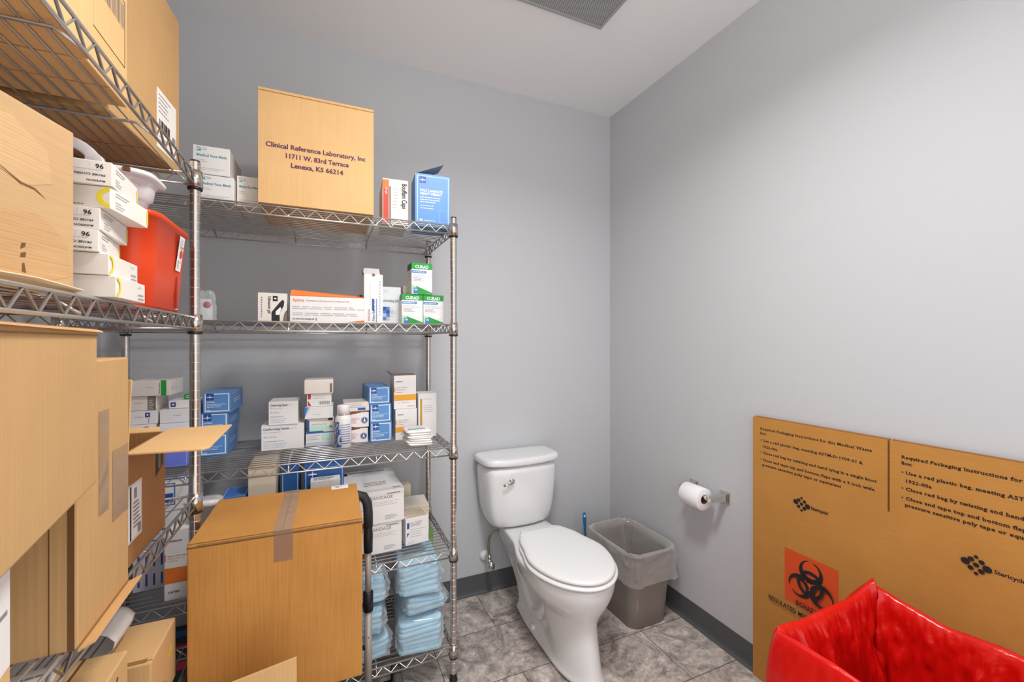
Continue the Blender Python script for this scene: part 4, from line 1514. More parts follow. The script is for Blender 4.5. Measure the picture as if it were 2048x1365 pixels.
dyn = lambda: [('p', [(0, 0), (.45, 0), (.2, .07), (0, .14)], BROWN_I), ('p', [(0, .72), (.2, .82), (.6, .90), (1, .93), (1, 1), (.25, 1), (.0, .95)], BROWN_I), ('d', .80, .42, .0135, INK_N), ('d', .80, .42, .0115, INK_W), ('d', .80, .42, .0105, INK_N),
                ('p', [(.74, .34), (.86, .34), (.80, .58)], INK_W), ('t', 'dynarex', .62, .90, .0040, INK_W, {'b': 1, 'w': .024}), ('ln', .08, .62, .60, 5, .08, .022, RED_I)]
GD = 'white and brown packet boxes behind the spray can'
carton('packet_box', 'white and brown packet box at the bottom, behind the spray can', 'box', .085, .12, .063, (.082, 1.864), Z3, WHITE, {'f': dyn()}, group=GD)
carton('packet_box', 'white and brown packet box, middle one behind the spray can', 'box', .085, .12, .066, (.085, 1.860), Z3 + .064, WHITE, {'f': dyn()}, group=GD)
carton('packet_box', 'flat white and blue box lying on the brown and white packet boxes', 'box', .100, .12, .036, (.072, 1.862), Z3 + .131, WHITE_W, {'f': [('r', .55, .1, .85, .35, BLUE_D), ('r', .1, .4, .86, .5, BLUE_L), ('ln', .3, .85, .8, 2, .2, .06, INK_L)]}, rot=-1, group=GD)
GR = 'blue glove boxes in the right stack'
blue_box('blue glove box, bottom of the stack left of the tall amber boxes', .086, .20, .080, (.175, 1.850), Z3, group=GR)
blue_box('blue glove box, middle of the stack left of the tall amber boxes', .085, .20, .075, (.174, 1.852), Z3 + .081, rot=1, group=GR)
blue_box('blue glove box, top of the stack left of the tall amber boxes', .085, .20, .070, (.170, 1.856), Z3 + .157, rot=3, group=GR)

cot = lambda W, H: [('t', 'McKESSON', .10, .80, .0042, INK, {'b': 1, 'w': W * .28}), ('r', .0, .50, .06, .64, AMBER), ('t', 'Cotton-Tipped', .10, .62, .0058, INK_G, {'w': W * .50}), ('t', 'Applicators', .10, .555, .0058, INK_G, {'w': W * .42}),
                     ('ln', .10, .50, .5, 1, .05, .014, ORANGE), ('r', 0, .25, 1, .42, AMBER), ('t', 'L M S I', .2, .17, .0040, INK_G, {'w': W * .5}), ('ln', .6, .08, .95, 1, .05, .012, RED_I)]
GK = 'amber banded applicator boxes'
carton('applicator_box', 'white box with amber band, lower of the tall pair', 'box', .090, .10, .130, (.276, 1.845), Z3, WHITE, {'f': cot(.090, .130)}, rot=2, group=GK)
c2 = carton('applicator_box', 'white box with amber band and opened top, upper of the tall pair', 'box', .092, .11, .142, (.270, 1.846), Z3 + .131, WHITE, {'f': cot(.092, .142), 'l': [('ln', .1, .8, .9, 5, .1, .02, INK_L)]}, rot=1, group=GK)
mb = MB(); mb.slab([(-.046, -.055, .1422), (.046, -.055, .1422), (.040, -.02, .148), (-.060, -.03, .150)], .0012, TAUPE, (0, 0, 1)); mb.slab([(-.046, .05, .1422), (-.046, -.05, .1422), (-.068, -.05, .160), (-.066, .03, .158)], .001, TAUPE, (0, 0, 1)); mb.build('flap', c2)
carton('sponge_box', 'slim white box with gold stripe at the right end of the third shelf', 'box', .080, .09, .190, (.374, 1.858), Z3, WHITE,
       {'f': [('r', .10, .02, .21, .88, GOLD), ('t', 'McKESSON', .28, .86, .0038, INK_G, {'w': .036}), ('ln', .28, .72, .85, 4, .045, .012, INK_L)]}, rot=-1)

t = empty('gauze_pad_packets', (.345, 1.735, Z3), 'loose heap of white paper gauze packets near the right post', 'gauze packets', rot=math.radians(4))
for k in range(7):
    mb = MB()
    w, d, th = .100 + .006 * math.sin(k * 2.1), .11, .0095
    rings = []
    for zi, (zz, sc_) in enumerate(((0, .90), (.0025, .99), (.006, .99), (.0095, .90))):
        ring = []
        for (px, py, pz) in rrect(w * sc_, d * sc_, .012, 4, z=zz):
            bend = -.010 * (px / (w / 2)) ** 2 * (1 if px < 0 else .35) * (1.3 - k * .15)
            ring.append((px, py, pz + .002 * fbm(px * 30, py * 30, k, 2) + (-bend if k < 4 else 0)))
        rings.append(ring)
    mb.loft(rings, PAPER)
    if k == 6:
        printing(mb, ((-w / 2, -d / 2, th + .0025), (1, 0, 0), (0, 1, 0), (0, 0, 1)), w, d, [('r', .12, .30, .8, .42, BLUE_L), ('t', 'GAUZE', .15, .5, .014, TEAL, {'w': .06})])
    mb.build('packet', t, (.002 * math.sin(k * 3), 0, .001 + k * .0092), rot=math.radians(4 * math.sin(k * 5)))

# ================================================================== BACK UNIT, FOURTH SHELF
Z4 = SZ[3] + .001


def bandage(W, H):
    return [('t', 'LATEX FREE SELF', .02, .78, .010, INK_G, {'w': .001}), ('t', 'ADHERENT BANDAGE', .80, .74, .0125, TAUPE, {'a': 'r', 'w': W * .86}), ('ln', .45, .66, .95, 3, .05, .012, INK_L), ('ln', .70, .90, .95, 1, .05, .02, INK),
            ('r', .0, .86, 1, .866, INK_L), ('ln', .05, .48, .3, 2, .08, .014, INK_L), ('ln', .66, .22, .9, 3, .05, .014, INK_G), ('d', .30, .0, .012, KRAFT_D, 1.2)]


GBD = 'white bandage boxes stacked behind the hand truck'
carton('bandage_box', 'white adherent bandage box, lower of two behind the hand truck', 'box', .20, .28, .118, (.282, 1.728), Z4, WHITE, {'f': bandage(.20, .118)}, anchor=(1, -1), rot=2, group=GBD)
carton('bandage_box', 'white adherent bandage box with printed lid, upper of two behind the hand truck', 'box', .215, .30, .126, (.290, 1.722), Z4 + .119, WHITE,
       {'f': bandage(.215, .126), 't': [('t', 'SELF ADHERENT WRAP', .15, .88, .018, INK_G, {'w': .15, 'b': 1}), ('r', .05, .82, .12, .94, INK), ('ln', .2, .80, .8, 2, .05, .015, INK_L), ('ln', .35, .38, .8, 3, .06, .018, TAUPE), ('t', 'Curity', .82, .06, .012, INK, {'b': 1, 'w': .03})]},
       anchor=(1, -1), rot=2, group=GBD)
carton('gauze_sponge_box', 'open white all gauze sponges box with blue mark, right of the bandage boxes', 'box', .096, .085, .108, (.300, 1.742), Z4, WHITE,
       {'f': [('r', .06, .62, .16, .84, BLUE_D), ('p', [(.06, .30), (.16, .46), (.06, .46)], BLUE_D), ('t', 'ALL-GAUZE', .20, .78, .0080, INK_G, {'w': .048}), ('t', 'SPONGES', .20, .69, .0080, INK_G, {'w': .042}), ('ln', .20, .58, .85, 4, .09, .02, INK_L), ('ln', .1, .14, .4, 2, .06, .012, INK_L)],
        't': [('r', .04, .04, .96, .96, CREAM)] + [('r', .08 + .09 * k, .05, .10 + .09 * k, .95, TAUPE) for k in range(10)]}, rot=6)
carton('flat_cream_box', 'flat cream box lying behind the gauze sponges box', 'box', .12, .13, .112, (.300, 1.862), Z4, CREAM, {'t': [('r', .03, .03, .97, .97, WHITE_W)]}, rot=-3)
carton('ivory_box', 'small ivory box standing behind the upper bandage box', 'box', .05, .06, .16, (.318, 2.00), Z4, mat('ivory', '#cfc8ad', .6))
carton('cream_box', 'plain cream box seen above the left of the taped carton', 'box', .085, .16, .385, (-.243, 1.735), Z4, CREAM, {'f': [('r', .02, .97, .98, .975, KRAFT_E)]}, rot=0)
deepb = {'l': [('o', .04, .07, .96, .93, .002, BLUE_L)], 't': [('o', .03, .04, .97, .96, .002, BLUE_M)], 'r': [('o', .04, .07, .96, .93, .002, BLUE_L)]}
carton('glove_carton', 'narrow deep blue box beside the plain cream box', 'box', .060, .16, .345, (-.146, 1.80), Z4, BLUE_S, {**deepb, 'f': [('o', .06, .02, .94, .97, .003, BLUE_L)]}, rot=0)
carton('glove_carton', 'wide deep blue box directly behind the taped carton', 'box', .138, .16, .355, (-.130 + .062, 1.765), Z4, BLUE_S, {**deepb, 'f': [('o', .03, .02, .97, .98, .003, BLUE_L)] + cross_logo(.08, .87, .138, .355, .035)}, rot=1)
carton('white_striped_box', 'low white printed box between the taped carton and the deep blue box', 'box', .10, .05, .318, (-.045, 1.700), Z4, WHITE, {'t': [('ln', .1, .8, .9, 3, .25, .1, INK)]})
carton('pale_blue_box', 'pale blue box low behind the left end of the taped carton', 'box', .075, .12, .285, (-.325, 1.74), Z4, BLUE_M, {'t': [('o', .05, .05, .95, .95, .003, BLUE_L)]})
t = empty('plastic_tub', (-.350, 1.705, Z4), 'white round plastic tub showing beside the left post', 'tub')
mb = MB(); mb.lathe([(.03, 0), (.033, .004), (.036, .285), (.040, .287), (.040, .299), (.036, .303), (.010, .305)], PLASTW, n=32); mb.build('tub_body', t)

def wrap_side(W, H):
    out = [('r', 0, .97, 1, 1, BLUE_L)]
    for r in range(2):
        for k in range(7):
            out.append(('r', .08 + k * .13, .10 + r * .42, .115 + k * .13, .36 + r * .42, INK_N))
    return out


carton('wrap_box', 'white box with rows of small blue marks, low behind the left post', 'box', .155, .20, .150, (-.572, 1.775), Z4, mat('carton_lilac', '#cfcfe2', .5), {'f': wrap_side(.155, .15)}, rot=3)
carton('wrap_box', 'tall white soft wrap box with blue outline behind the left post', 'box', .155, .20, .215, (-.570, 1.780), Z4 + .152, WHITE,
       {'f': [('o', .04, .03, .96, .97, .004, BLUE_M), ('o', .12, .55, .70, .90, .004, BLUE_M), ('r', .40, .60, .66, .74, BLUE_D), ('t', 'SOFT WRAP', .22, .44, .016, BLUE_D, {'rot': -60, 'w': .07, 'b': 1}), ('t', 'ABSORBENTE', .08, .42, .014, BLUE_D, {'rot': -60, 'w': .08, 'b': 1})]}, rot=3)
carton('elastic_bandage_box', 'slim white box with orange band beside the taped carton', 'box', .062, .07, .222, (-.463, 1.682), Z4, WHITE,
       {'f': [('t', 'McKESSON', .10, .83, .0055, INK, {'b': 1, 'w': .040}), ('r', 0, .56, .06, .66, ORANGE), ('t', 'Elastic Bandage', .14, .62, .0050, INK_G, {'w': .05}), ('t', 'Hook and Loop', .14, .585, .0045, ORANGE, {'w': .046}), ('t', 'Closure', .14, .55, .0045, ORANGE, {'w': .026}), ('r', 0, .24, 1, .46, ORANGE), ('t', 'LATEX', .16, .10, .006, INK, {'b': 1, 'w': .03})]}, rot=0)
t = empty('white_basin', (-.660, 1.80, Z4), 'white rounded plastic basin behind the leaning cartons', 'basin')
mb = MB(); mb.lathe([(.045, 0), (.05, .003), (.064, .07), (.069, .074), (.067, .078), (.060, .072), (.045, .01)], PLASTW, n=36); mb.build('basin_shell', t)

# ================================================================== BACK UNIT, BOTTOM SHELF: bagged underpads
Z5 = SZ[4] + .001


def bundle(label, cx, cy, z, w, d, h, seed, rot, group, green=False):
    t = empty('underpad_bundle', (cx, cy, z), label, 'underpads', group, math.radians(rot))
    mb = MB()
    rings = []
    nl = max(3, int(h / .017))
    for i in range(nl):
        for (fz, off) in ((.03, -.0045), (.22, .0), (.78, .0), (.97, -.0045)):
            f = (i + fz) / nl
            sh = .011 * fbm(i * 1.7, seed * 3.1, 0, 2)
            ring = []
            for j, (px, py, pz) in enumerate(rrect(w + off * 2, d + off * 2, .016, 7, z=0)):
                zz = f * h + (.022 * fbm(px * 9 + seed, py * 9, .5 + i * .12, 2) + .012 * (px / w) * math.sin(seed * 2.3) + .010 * (abs(py) / d - .3)) * f
                k = .004 * fbm(px * 25, py * 25, seed + i * .5, 2) + sh
                l = math.hypot(px, py)
                ring.append((px * (1 + k / l), py * (1 + k / l), max(0.001, zz)))
            rings.append(ring)
    mb.loft(rings, PADBL)
    mb.build('pads', t)
    mb = MB()
    rings = []
    for i in range(13):
        f = i / 12
        e = 1.07 - .22 * (2 * abs(f - .5)) ** 6
        ring = []
        for j, (px, py, pz) in enumerate(rrect(w * e, d * e, .03, 12, z=0)):
            a = math.atan2(py, px)
            k = .006 + .030 * abs(fbm(a * 3.1 + seed, f * 3.5, seed, 4)) - .004
            k *= (.6 + .6 * math.sin(PI * min(1, f * 1.1)))
            l = math.hypot(px, py)
            zz = -.001 + f * (h + .012) + .012 * fbm(px * 18 + seed, py * 18, f * 4, 3) * f
            ring.append((px * (1 + k / l), py * (1 + k / l), max(.0005, zz)))
        rings.append(ring)
    mb.loft(rings, CLEAR, cap0=False)
    mb.build('plastic_wrap', t)['label'] = 'clear crinkled plastic wrap'
    return t


GP = 'blue underpad bundles on the bottom shelf'
bundle('bagged blue underpads, bottom of the left pile by the hand truck', .135, 1.80, Z5, .16, .22, .080, 1, 8, GP)
bundle('bagged blue underpads, middle of the left pile by the hand truck', .130, 1.79, Z5 + .102, .155, .22, .098, 2, -4, GP)
bundle('bagged blue underpads, top of the left pile by the hand truck', .135, 1.785, Z5 + .224, .15, .22, .092, 3, 2, GP)
bundle('bagged blue underpads, bottom of the right pile beside the right post', .355, 1.775, Z5, .160, .24, .124, 4, -6, GP)
bundle('bagged blue underpads, middle of the right pile beside the right post', .362, 1.780, Z5 + .150, .150, .22, .048, 5, 5, GP)
bundle('bagged blue underpads, top of the right pile beside the right post', .348, 1.785, Z5 + .224, .155, .24, .100, 6, -3, GP)
carton('green_packet', 'bright green packet behind the right pile of blue underpads', 'packet', .03, .04, .34, (.433, 1.955), Z5, mat('lime', '#7fc83c', .5), rot=2)
carton('dark_box', 'dark box with red and blue print low on the back shelf by the post', 'box', .16, .16, .20, (-.56, 1.70), Z5, DARKB, {'f': [('r', .7, .72, 1, .85, CRIMSON), ('r', .3, .3, 1, .5, BLUE_S)], 't': [('r', .5, .1, .98, .3, CRIMSON), ('r', .2, .55, .9, .8, BLUE_S)]})

# ================================================================== LEFT UNIT, TOP SHELF
GT = 'cartons on the top of the left shelving'
seam = [('r', 0, .49, 1, .497, KRAFT_D)]
c = carton('cardboard_carton', 'farthest tall kraft carton on the left top shelf, white shipping label', 'cardboard box', .34, .355, .424, (-.369, 1.462), Z1, KRAFT, {'b': seam}, anchor=(1, 1), rot=-4, group=GT, bevel=.003)
fr, W, H = face(.34, .355, .424, 'r')
sheet(c, 'shipping_label', fr, W, H, .60, .05, .93, .40, PAPER, [('ln', .08, .92, .7, 5, .07, .02, INK_G)] + [('r', .1 + .06 * k, .32, .13 + .06 * k + .01 * (k % 3), .50, INK) for k in range(9)] + [('ln', .1, .22, .6, 2, .07, .02, INK_L), ('r', .78, .28, .93, .42, INK_G)], 'white shipping label')
bar = [('o', .10, .18, .92, .50, .0015, INK)] + [('r', .14 + .042 * k, .36, .150 + .042 * k + .004 * (k % 3), .48, INK_G) for k in range(18)]
c = carton('cardboard_carton', 'kraft carton with boxed barcode, middle of the left top shelf', 'cardboard box', .34, .155, .40, (-.357, 1.083), Z1, KRAFT_Y, {'b': seam, 'r': bar}, anchor=(1, 1), rot=0, group=GT, bevel=.003)
carton('cardboard_carton', 'nearest kraft carton on the left top shelf, cut by the frame corner', 'cardboard box', .34, .36, .38, (-.347, .922), Z1, KRAFT_Y, {'b': [('r', 0, .49, 1, .505, KRAFT_D)]}, anchor=(1, 1), rot=0, group=GT, bevel=.003)

# ================================================================== LEFT UNIT, SECOND SHELF
c = carton('cardboard_carton', 'worn tan carton with torn tape marks beside the white thermometer cover boxes', 'cardboard box', .30, .32, .231, (-.330, .818), Z2, KRAFT_L, {
    'r': [('p', [(.55, .10), (.80, .02), (.98, .10), (.96, .30), (.82, .42), (.60, .38)], cardboard('kraft_torn', '#c8a072', .2, streak='x')),
          ('p', [(.45, .70), (.75, .55), (.88, .62), (.86, .80), (.70, .90), (.5, .86)], cardboard('kraft_scuffed', '#cfaa7d', .14, streak='x')),
          ('p', [(.60, .64), (.74, .565), (.80, .56), (.86, .515), (.80, .550), (.735, .555)], KRAFT_D),
          ('p', [(.735, .20), (.755, .215), (.76, .24), (.74, .235)], KRAFT_D), ('p', [(.735, .155), (.757, .16), (.76, .19), (.738, .18)], KRAFT_D), ('p', [(.742, .08), (.760, .075), (.752, .13), (.744, .125)], KRAFT_D)]},
    anchor=(1, 1), rot=-12, bevel=.002)
mb = MB(); mb.slab([(.15, -.16, .002), (.19, -.15, .010), (.180, .06, .010), (.165, .155, .005), (.15, .16, .002)], .0015, cardboard('kraft_pale', '#e6d2b2', .06, streak='x'), (0, 0, 1)); mb.build('flap', c)['label'] = 'pale torn bottom flap'


def half_ring(u, v, R, r_, mt, W, H, a0, a1):
    out = []
    for k in range(12):
        p = []
        for f in (k / 12, (k + 1) / 12):
            a = math.radians(a0 + (a1 - a0) * f)
            p.append(((u + R * math.cos(a) / W, v + R * .95 * math.sin(a) / H), (u + r_ * math.cos(a) / W, v + r_ * math.sin(a) / H)))
        out.append(('p', [p[0][1], p[0][0], p[1][0], p[1][1]] if a1 > a0 else [p[0][0], p[0][1], p[1][1], p[1][0]], mt))
    return out


PH = .0338


def probe_f(flip):
    if flip:
        return [('t', 'McKESSON', .92, .20, .0030, INK, {'b': 1, 'a': 'l', 'rot': 180, 'w': .022}), ('t', 'PROBE COVERS', .92, .45, .0032, INK, {'rot': 180, 'b': 1, 'w': .036}), ('t', '96', .90, .86, .0068, INK, {'rot': 180, 'b': 1}), ('ln', .55, .62, .92, 1, .1, .03, INK_L), ('d', .52, .78, .003, INK_G), ('r', .74, .70, .743, .9, INK_L)]
    return half_ring(.995, .5, .0165, .0095, YELLOW, .100, PH, 90, 270) + [('ln', .45, .15, .75, 1, .1, .05, INK_G)]


def probe_r(flip):
    return [('ln', .12, .85, .5, 2, .12, .035, INK_G), ('ln', .12, .45, .36, 3, .12, .05, INK_L), ('r', .965, .15, 1, .85, YELLOW)]


GPB = 'white thermometer probe cover boxes'
PH = .0338
spots = [(-.300, .868, 1, 0, 'lowest'), (-.308, .866, 2, 0, 'second up'), (-.318, .860, 8, 1, 'third up'), (-.317, .862, 4, 1, 'fourth up'), (-.305, .862, -4, 0, 'fifth up'), (-.302, .860, 4, 1, 'topmost')]
for k, (x, y, r, fl, wd) in enumerate(spots):
    W, D_ = .10, .125
    rr = {'r': probe_r(fl), 'f': probe_f(fl)}
    if k < 2:
        rr['r'] = half_ring(.01, .5, .0160, .0105, YELLOW, .125, PH, -90, 90) + [('ln', .72, .4, .95, 2, .2, .06, INK_G), ('ln', .72, .8, .9, 1, .1, .04, INK_L)]
    if k < 2:
        rr['f'] = []
    hh = PH if k < 5 else .037
    carton('probe_cover_box', f'white thermometer probe cover box, {wd} in the stack of six', 'box', W, D_, hh, (x, y), Z2 + k * (PH + .0006), WHITE_W, rr, anchor=(1, -1), rot=r, group=GPB, bevel=.0012)

# sharps container
t = empty('sharps_container', (-.435, 1.212, Z2), 'large red-orange sharps container with white label beside the post', 'sharps container')
mb = MB()
rings = []
for z, w, d, r in ((0, .205, .235, .04), (.004, .212, .242, .045), (.10, .224, .254, .045), (.186, .236, .266, .045), (.188, .246, .276, .048), (.198, .248, .278, .05), (.200, .240, .270, .046), (.190, .228, .258, .04), (.01, .20, .23, .04)):
    rings.append(rrect(w, d, r, 8, z=z))
mb.loft(rings, SHARPS)
mb.box(.109, .045, .010, .1125, .052, .085, mat('red_plastic_dark', '#9c2208', .4))
mb.box(.110, .0445, .006, .1128, .0525, .0075, INK_W)
mb.build('container_body', t)
mb = MB()
# the wall leans outward, so the label leans with it
fr_o = Vector((.1148, .028, .098)); ev = Vector((.010, 0, .080)).normalized()
mb.slab([fr_o, fr_o + Vector((0, .034, 0)), fr_o + Vector((0, .034, 0)) + ev * .082, fr_o + ev * .082], .0006, PAPER, (1, 0, -.12))
printing(mb, (fr_o, (0, 1, 0), ev, (1, 0, -.12)), .034, .082, [('d', .62, .50, .0105, RED_I), ('ln', .1, .92, .9, 4, .05, .02, INK_L), ('r', .1, .70, .9, .715, INK), ('ln', .15, .3, .45, 4, .06, .025, INK_G), ('ln', .55, .28, .9, 1, .05, .02, INK_G), ('t', 'SHARPS', .2, .64, .003, INK, {'w': .02})])
mb.build('sticker', t)['label'] = 'white label with red round mark'
mb = MB(); mb.box(-.06, -.130, .115, -.035, -.1265, .165, REDTAG); mb.build('tag_strip', t)['label'] = 'bright red tag'

# plastic carry caddy on top of the container
t = empty('carry_caddy', (-.462, 1.160, Z2 + .201), 'white glossy plastic carry caddy with loop handle on the sharps container', 'caddy')
mb = MB()
rings = []


def lobed(w, d, z, dep=.010):
    pts = []
    for j in range(72):
        a = 2 * PI * j / 72
        c, s = math.cos(a), math.sin(a)
        p = 5
        R = (abs(c / (w / 2)) ** p + abs(s / (d / 2)) ** p) ** (-1 / p)
        R -= dep * (.5 + .5 * math.cos(8 * a + PI)) ** 2
        pts.append((R * c, R * s, z))
    return pts


for z, w, d, q in ((0, .205, .140, .022), (.005, .220, .155, .022), (.028, .230, .165, .020), (.034, .244, .178, .016), (.060, .252, .186, .014), (.068, .258, .190, .006), (.070, .276, .204, 0), (.077, .280, .208, 0), (.080, .276, .204, 0), (.075, .262, .190, .004), (.02, .215, .15, .02)):
    rings.append(lobed(w * .98, d * .68, z, q * .8))
mb.loft(rings, PLASTW)
mb.box(.035, -.0718, .0705, .052, -.066, .0785, KRAFT_D)
mb.box(.095, -.0710, .0705, .106, -.066, .0785, KRAFT_D)
mb.build('tray', t)
mb = MB()
hp = []
for i in range(21):
    a = PI * i / 20
    hp.append((-.072 * math.cos(a) - .035, -.02, .078 + .058 * math.sin(a) ** .8))
rings = []
for i, p in enumerate(hp):
    a = PI * i / 20
    nx, nz = -math.cos(a), math.sin(a)
    w_ = .012 if 3 < i < 17 else .018
    q = .0105 if 2 < i < 18 else .015
    rings.append([(p[0] - nx * q, -.026, p[2] - nz * q), (p[0] + nx * q, -.026, p[2] + nz * q), (p[0] + nx * q, -.012, p[2] + nz * q), (p[0] - nx * q, -.012, p[2] - nz * q)])
mb.loft(rings, PLASTW, smooth=True)
mb.build('handle', t, bevel=.002)

# ================================================================== LEFT UNIT, THIRD SHELF
a_ = carton('cardboard_carton', 'big tan carton jutting out at the left edge overhanging the low shelf', 'cardboard box', .33, .42, .207, (-.282, .758), 1.166, KRAFT, {
    'r': [('r', 0, .955, 1, .963, KRAFT_E), ('r', 0, .985, 1, 1.0, KRAFT_E)]}, anchor=(1, 1), rot=9.3, bevel=.003)
mb = MB(); mb.slab([(.162, -.21, .2075), (.172, -.21, .2065), (.170, .214, .2045), (.160, .214, .2075)], .002, KRAFT_Y, (0, 0, 1)); mb.build('flap', a_)
d_ = carton('cardboard_carton', 'kraft carton with white label supporting the big tan carton, lower left corner', 'cardboard box', .26, .30, .226, (-.283, .585), .938, KRAFT_Y, None, anchor=(1, 1), rot=9.3, bevel=.002)
fr, W, H = face(.26, .30, .226, 'r')
sheet(d_, 'shipping_label', fr, W, H, .55, .45, .985, .97, PAPER, [('r', .62, .45, .95, .49, INK_G), ('ln', .1, .85, .9, 3, .1, .03, INK_L)], 'white shipping label')
c_ = carton('cardboard_carton', 'taped kraft carton with a shaded front behind the big tan one', 'cardboard box', .29, .185, .391, (-.312, .951), .938, KRAFT, {
    'f': [('r', .90, 0, .905, 1, KRAFT_D), ('r', .965, 0, .99, 1, KRAFT_D)] + [('r', .71, .12 + .022 * k, .73, .13 + .022 * k, INK_G) for k in range(14)],
    'r': [('r', 0, .0, 1, .012, KRAFT_E)]}, anchor=(1, 1), rot=2, bevel=.003)
fr, W, H = face(.29, .185, .391, 'r')
sheet(c_, 'packing_tape', fr, W, H, .35, .40, .55, .80, TAPE, [], 'strip of clear tape')
sheet(c_, 'packing_tape', fr, W, H, .62, .33, .98, .62, TAPE, [], 'patch of clear tape')
mb = MB(); mb.slab([(.145, -.0925, .0), (.145, .0925, .0), (.163, .0925, .008), (.163, -.0925, .008)], .003, KRAFT_Y, (0, 0, 1)); mb.build('flap', c_)

t = empty('open_carton', (-.445, 1.096, .938), 'open brown carton with wide flap sticking out over the aisle', 'cardboard box')
w, d, h = .23, .215, .214
mb = MB()
for q in ((-w / 2, -d / 2, w / 2, -d / 2 + .004), (-w / 2, d / 2 - .004, w / 2, d / 2), (-w / 2, -d / 2 + .004, -w / 2 + .004, d / 2 - .004), (w / 2 - .004, -d / 2 + .004, w / 2, d / 2 - .004)):
    mb.box(q[0], q[1], 0, q[2], q[3], h, KRAFT_B)
mb.box(-w / 2 + .004, -d / 2 + .004, 0, w / 2 - .004, d / 2 - .004, .004, KRAFT_B)
printing(mb, ((w / 2, -d / 2, 0), (0, 1, 0), (0, 0, 1), (1, 0, 0)), d, h, [('r', .72, .60, .93, .99, INK), ('r', .79, .66, .86, .90, TAUPE), ('p', [(.72, .60), (.93, .60), (.93, .68)], KRAFT_B)])
mb.build('carton_body', t)
sheet(t, 'shipping_label', ((w / 2, -d / 2, 0), (0, 1, 0), (0, 0, 1), (1, 0, 0)), d, h, .01, .20, .36, .70, PAPER, [('o', .02, .02, .98, .98, .001, INK_L), ('r', .05, .03, .13, .97, INK), ('r', .24, .03, .32, .97, INK), ('r', .50, .72, .66, .90, INK_G), ('ln', .45, .66, .92, 7, .07, .03, INK_G), ('r', .72, .06, .92, .22, INK_G)], 'white shipping label with black bands')
mb = MB(); mb.slab([(w / 2 + .001, -d / 2 + .0, h + .001), (w / 2 + .118, -d / 2 - .012, h + .001), (w / 2 + .128, -d / 2 + .002, h + .001), (w / 2 + .124, d / 2 + .028, h + .001), (w / 2 + .001, d / 2 + .022, h + .002)], .004, KRAFT_Y, (0, 0, 1)); mb.build('flap', t, bevel=.001)['label'] = 'wide flap folded outward'
mb = MB(); mb.slab([(-.06, -d / 2 - .004, h + .001), (w / 2 + .006, -d / 2 - .004, h + .001), (w / 2 + .014, -d / 2 - .012, h + .135), (w / 2 - .04, -d / 2 - .012, h + .14), (-.05, -d / 2 - .010, h + .135)], .004, KRAFT_Y, (0, -1, 0)); mb.build('flap', t, bevel=.001)['label'] = 'upright near flap'
mb = MB(); mb.slab([(w / 2 - .01, d / 2 + .001, h + .001), (-w / 2, d / 2 + .001, h + .001), (-w / 2, d / 2 + .010, h + .012), (w / 2 - .01, d / 2 + .010, h + .010)], .004, KRAFT_Y, (0, 0, 1)); mb.build('flap', t)

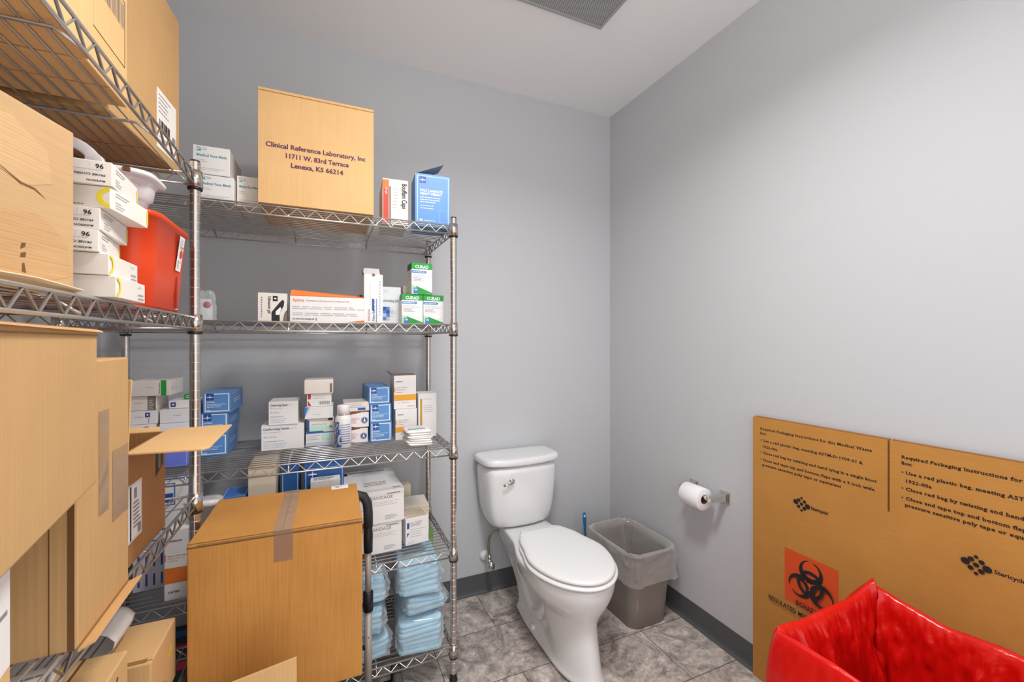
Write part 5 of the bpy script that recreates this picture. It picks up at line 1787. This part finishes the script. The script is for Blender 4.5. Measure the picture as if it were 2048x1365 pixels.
# ================================================================== LEFT UNIT, FOURTH SHELF
GF = 'kraft cartons low on the left shelving'
carton('cardboard_carton', 'golden kraft carton with yellow sticker, farther one on the low left shelf', 'cardboard box', .32, .165, .145, (-.335, 1.300), Z4, KRAFT_Y,
       {'r': [('d', .72, .62, .013, YELLOW, 1.0), ('d', .72, .62, .006, KRAFT_Y), ('t', 'BOXED', .38, .05, .013, INK, {'rot': 70, 'b': 1, 'w': .045}), ('t', 'HERE', .48, .05, .013, INK, {'rot': 70, 'b': 1, 'w': .035})],
        't': [('r', 0, .05, 1, .06, KRAFT_D), ('r', .03, .02, .97, .1, KRAFT_E)]}, anchor=(1, 1), group=GF, bevel=.003)
carton('cardboard_carton', 'golden kraft carton with a slit handle hole, nearer one on the low left shelf', 'cardboard box', .32, .235, .238, (-.342, 1.040), Z4, KRAFT_Y,
       {'t': [('r', .80, 0, .815, 1, KRAFT_D)], 'r': [('d', .8, .9, .004, KRAFT_D)], 'k': [('r', .2, .8, .8, .83, KRAFT_D)]}, anchor=(1, 1), group=GF, bevel=.003)
# curled packing slips
t = empty('packing_slip', (-.395, 1.165, Z4 + .147), 'curled white printed packing slip lying on the farther low carton', 'paper')
mb = MB()
NU, NV = 16, 6
vs = []
for i in range(NU + 1):
    for j in range(NV + 1):
        u, v = i / NU, j / NV
        x = -.20 + u * .24
        z = .004 + .012 * math.sin(u * 5) * .3
        if u > .72:
            a = (u - .72) / .28 * PI * .95
            x = -.20 + .72 * .24 + .024 * math.sin(a)
            z = .004 + .024 * (1 - math.cos(a)) * .9
            x -= .010 * max(0, a - 1.6)
        y = -.04 + v * .105 + .025 * u
        vs.append((x, y, z + .045 * u * .6))
fs = [(i * (NV + 1) + j, (i + 1) * (NV + 1) + j, (i + 1) * (NV + 1) + j + 1, i * (NV + 1) + j + 1) for i in range(NU) for j in range(NV)]
mb.add(vs, fs, PAPER, True)
for i in (2, 4, 5, 7, 9, 10):
    q = [vs[i * (NV + 1) + j] for j in (1, 5)]
    p_ = [(q[0][0], q[0][1], q[0][2] + .0012), (q[0][0] + .003, q[0][1], q[0][2] + .0016), (q[1][0] + .003, q[1][1], q[1][2] + .0016), (q[1][0], q[1][1], q[1][2] + .0012)]
    mb.add(p_, [(0, 1, 2, 3)], INK_G)
ob = mb.build('slip_sheet', t)
sm = ob.modifiers.new('thick', 'SOLIDIFY'); sm.thickness = .0004
t = empty('packing_slip', (-.49, .945, Z4 + .240), 'flat white barcode sheet on the nearer low carton beneath the wire shelf', 'paper')
mb = MB(); mb.box(-.13, -.02, 0, .07, .085, .0006, PAPER)
printing(mb, ((-.13, -.02, .0006), (1, 0, 0), (0, 1, 0), (0, 0, 1)), .20, .105, [('r', .05 + .03 * k, .15, .06 + .03 * k + .006 * (k % 3), .75, INK) for k in range(14)] + [('r', .55, .1, .60, .9, INK_N), ('ln', .65, .8, .95, 5, .13, .04, INK_G)])
mb.build('slip_sheet', t, rot=math.radians(10))
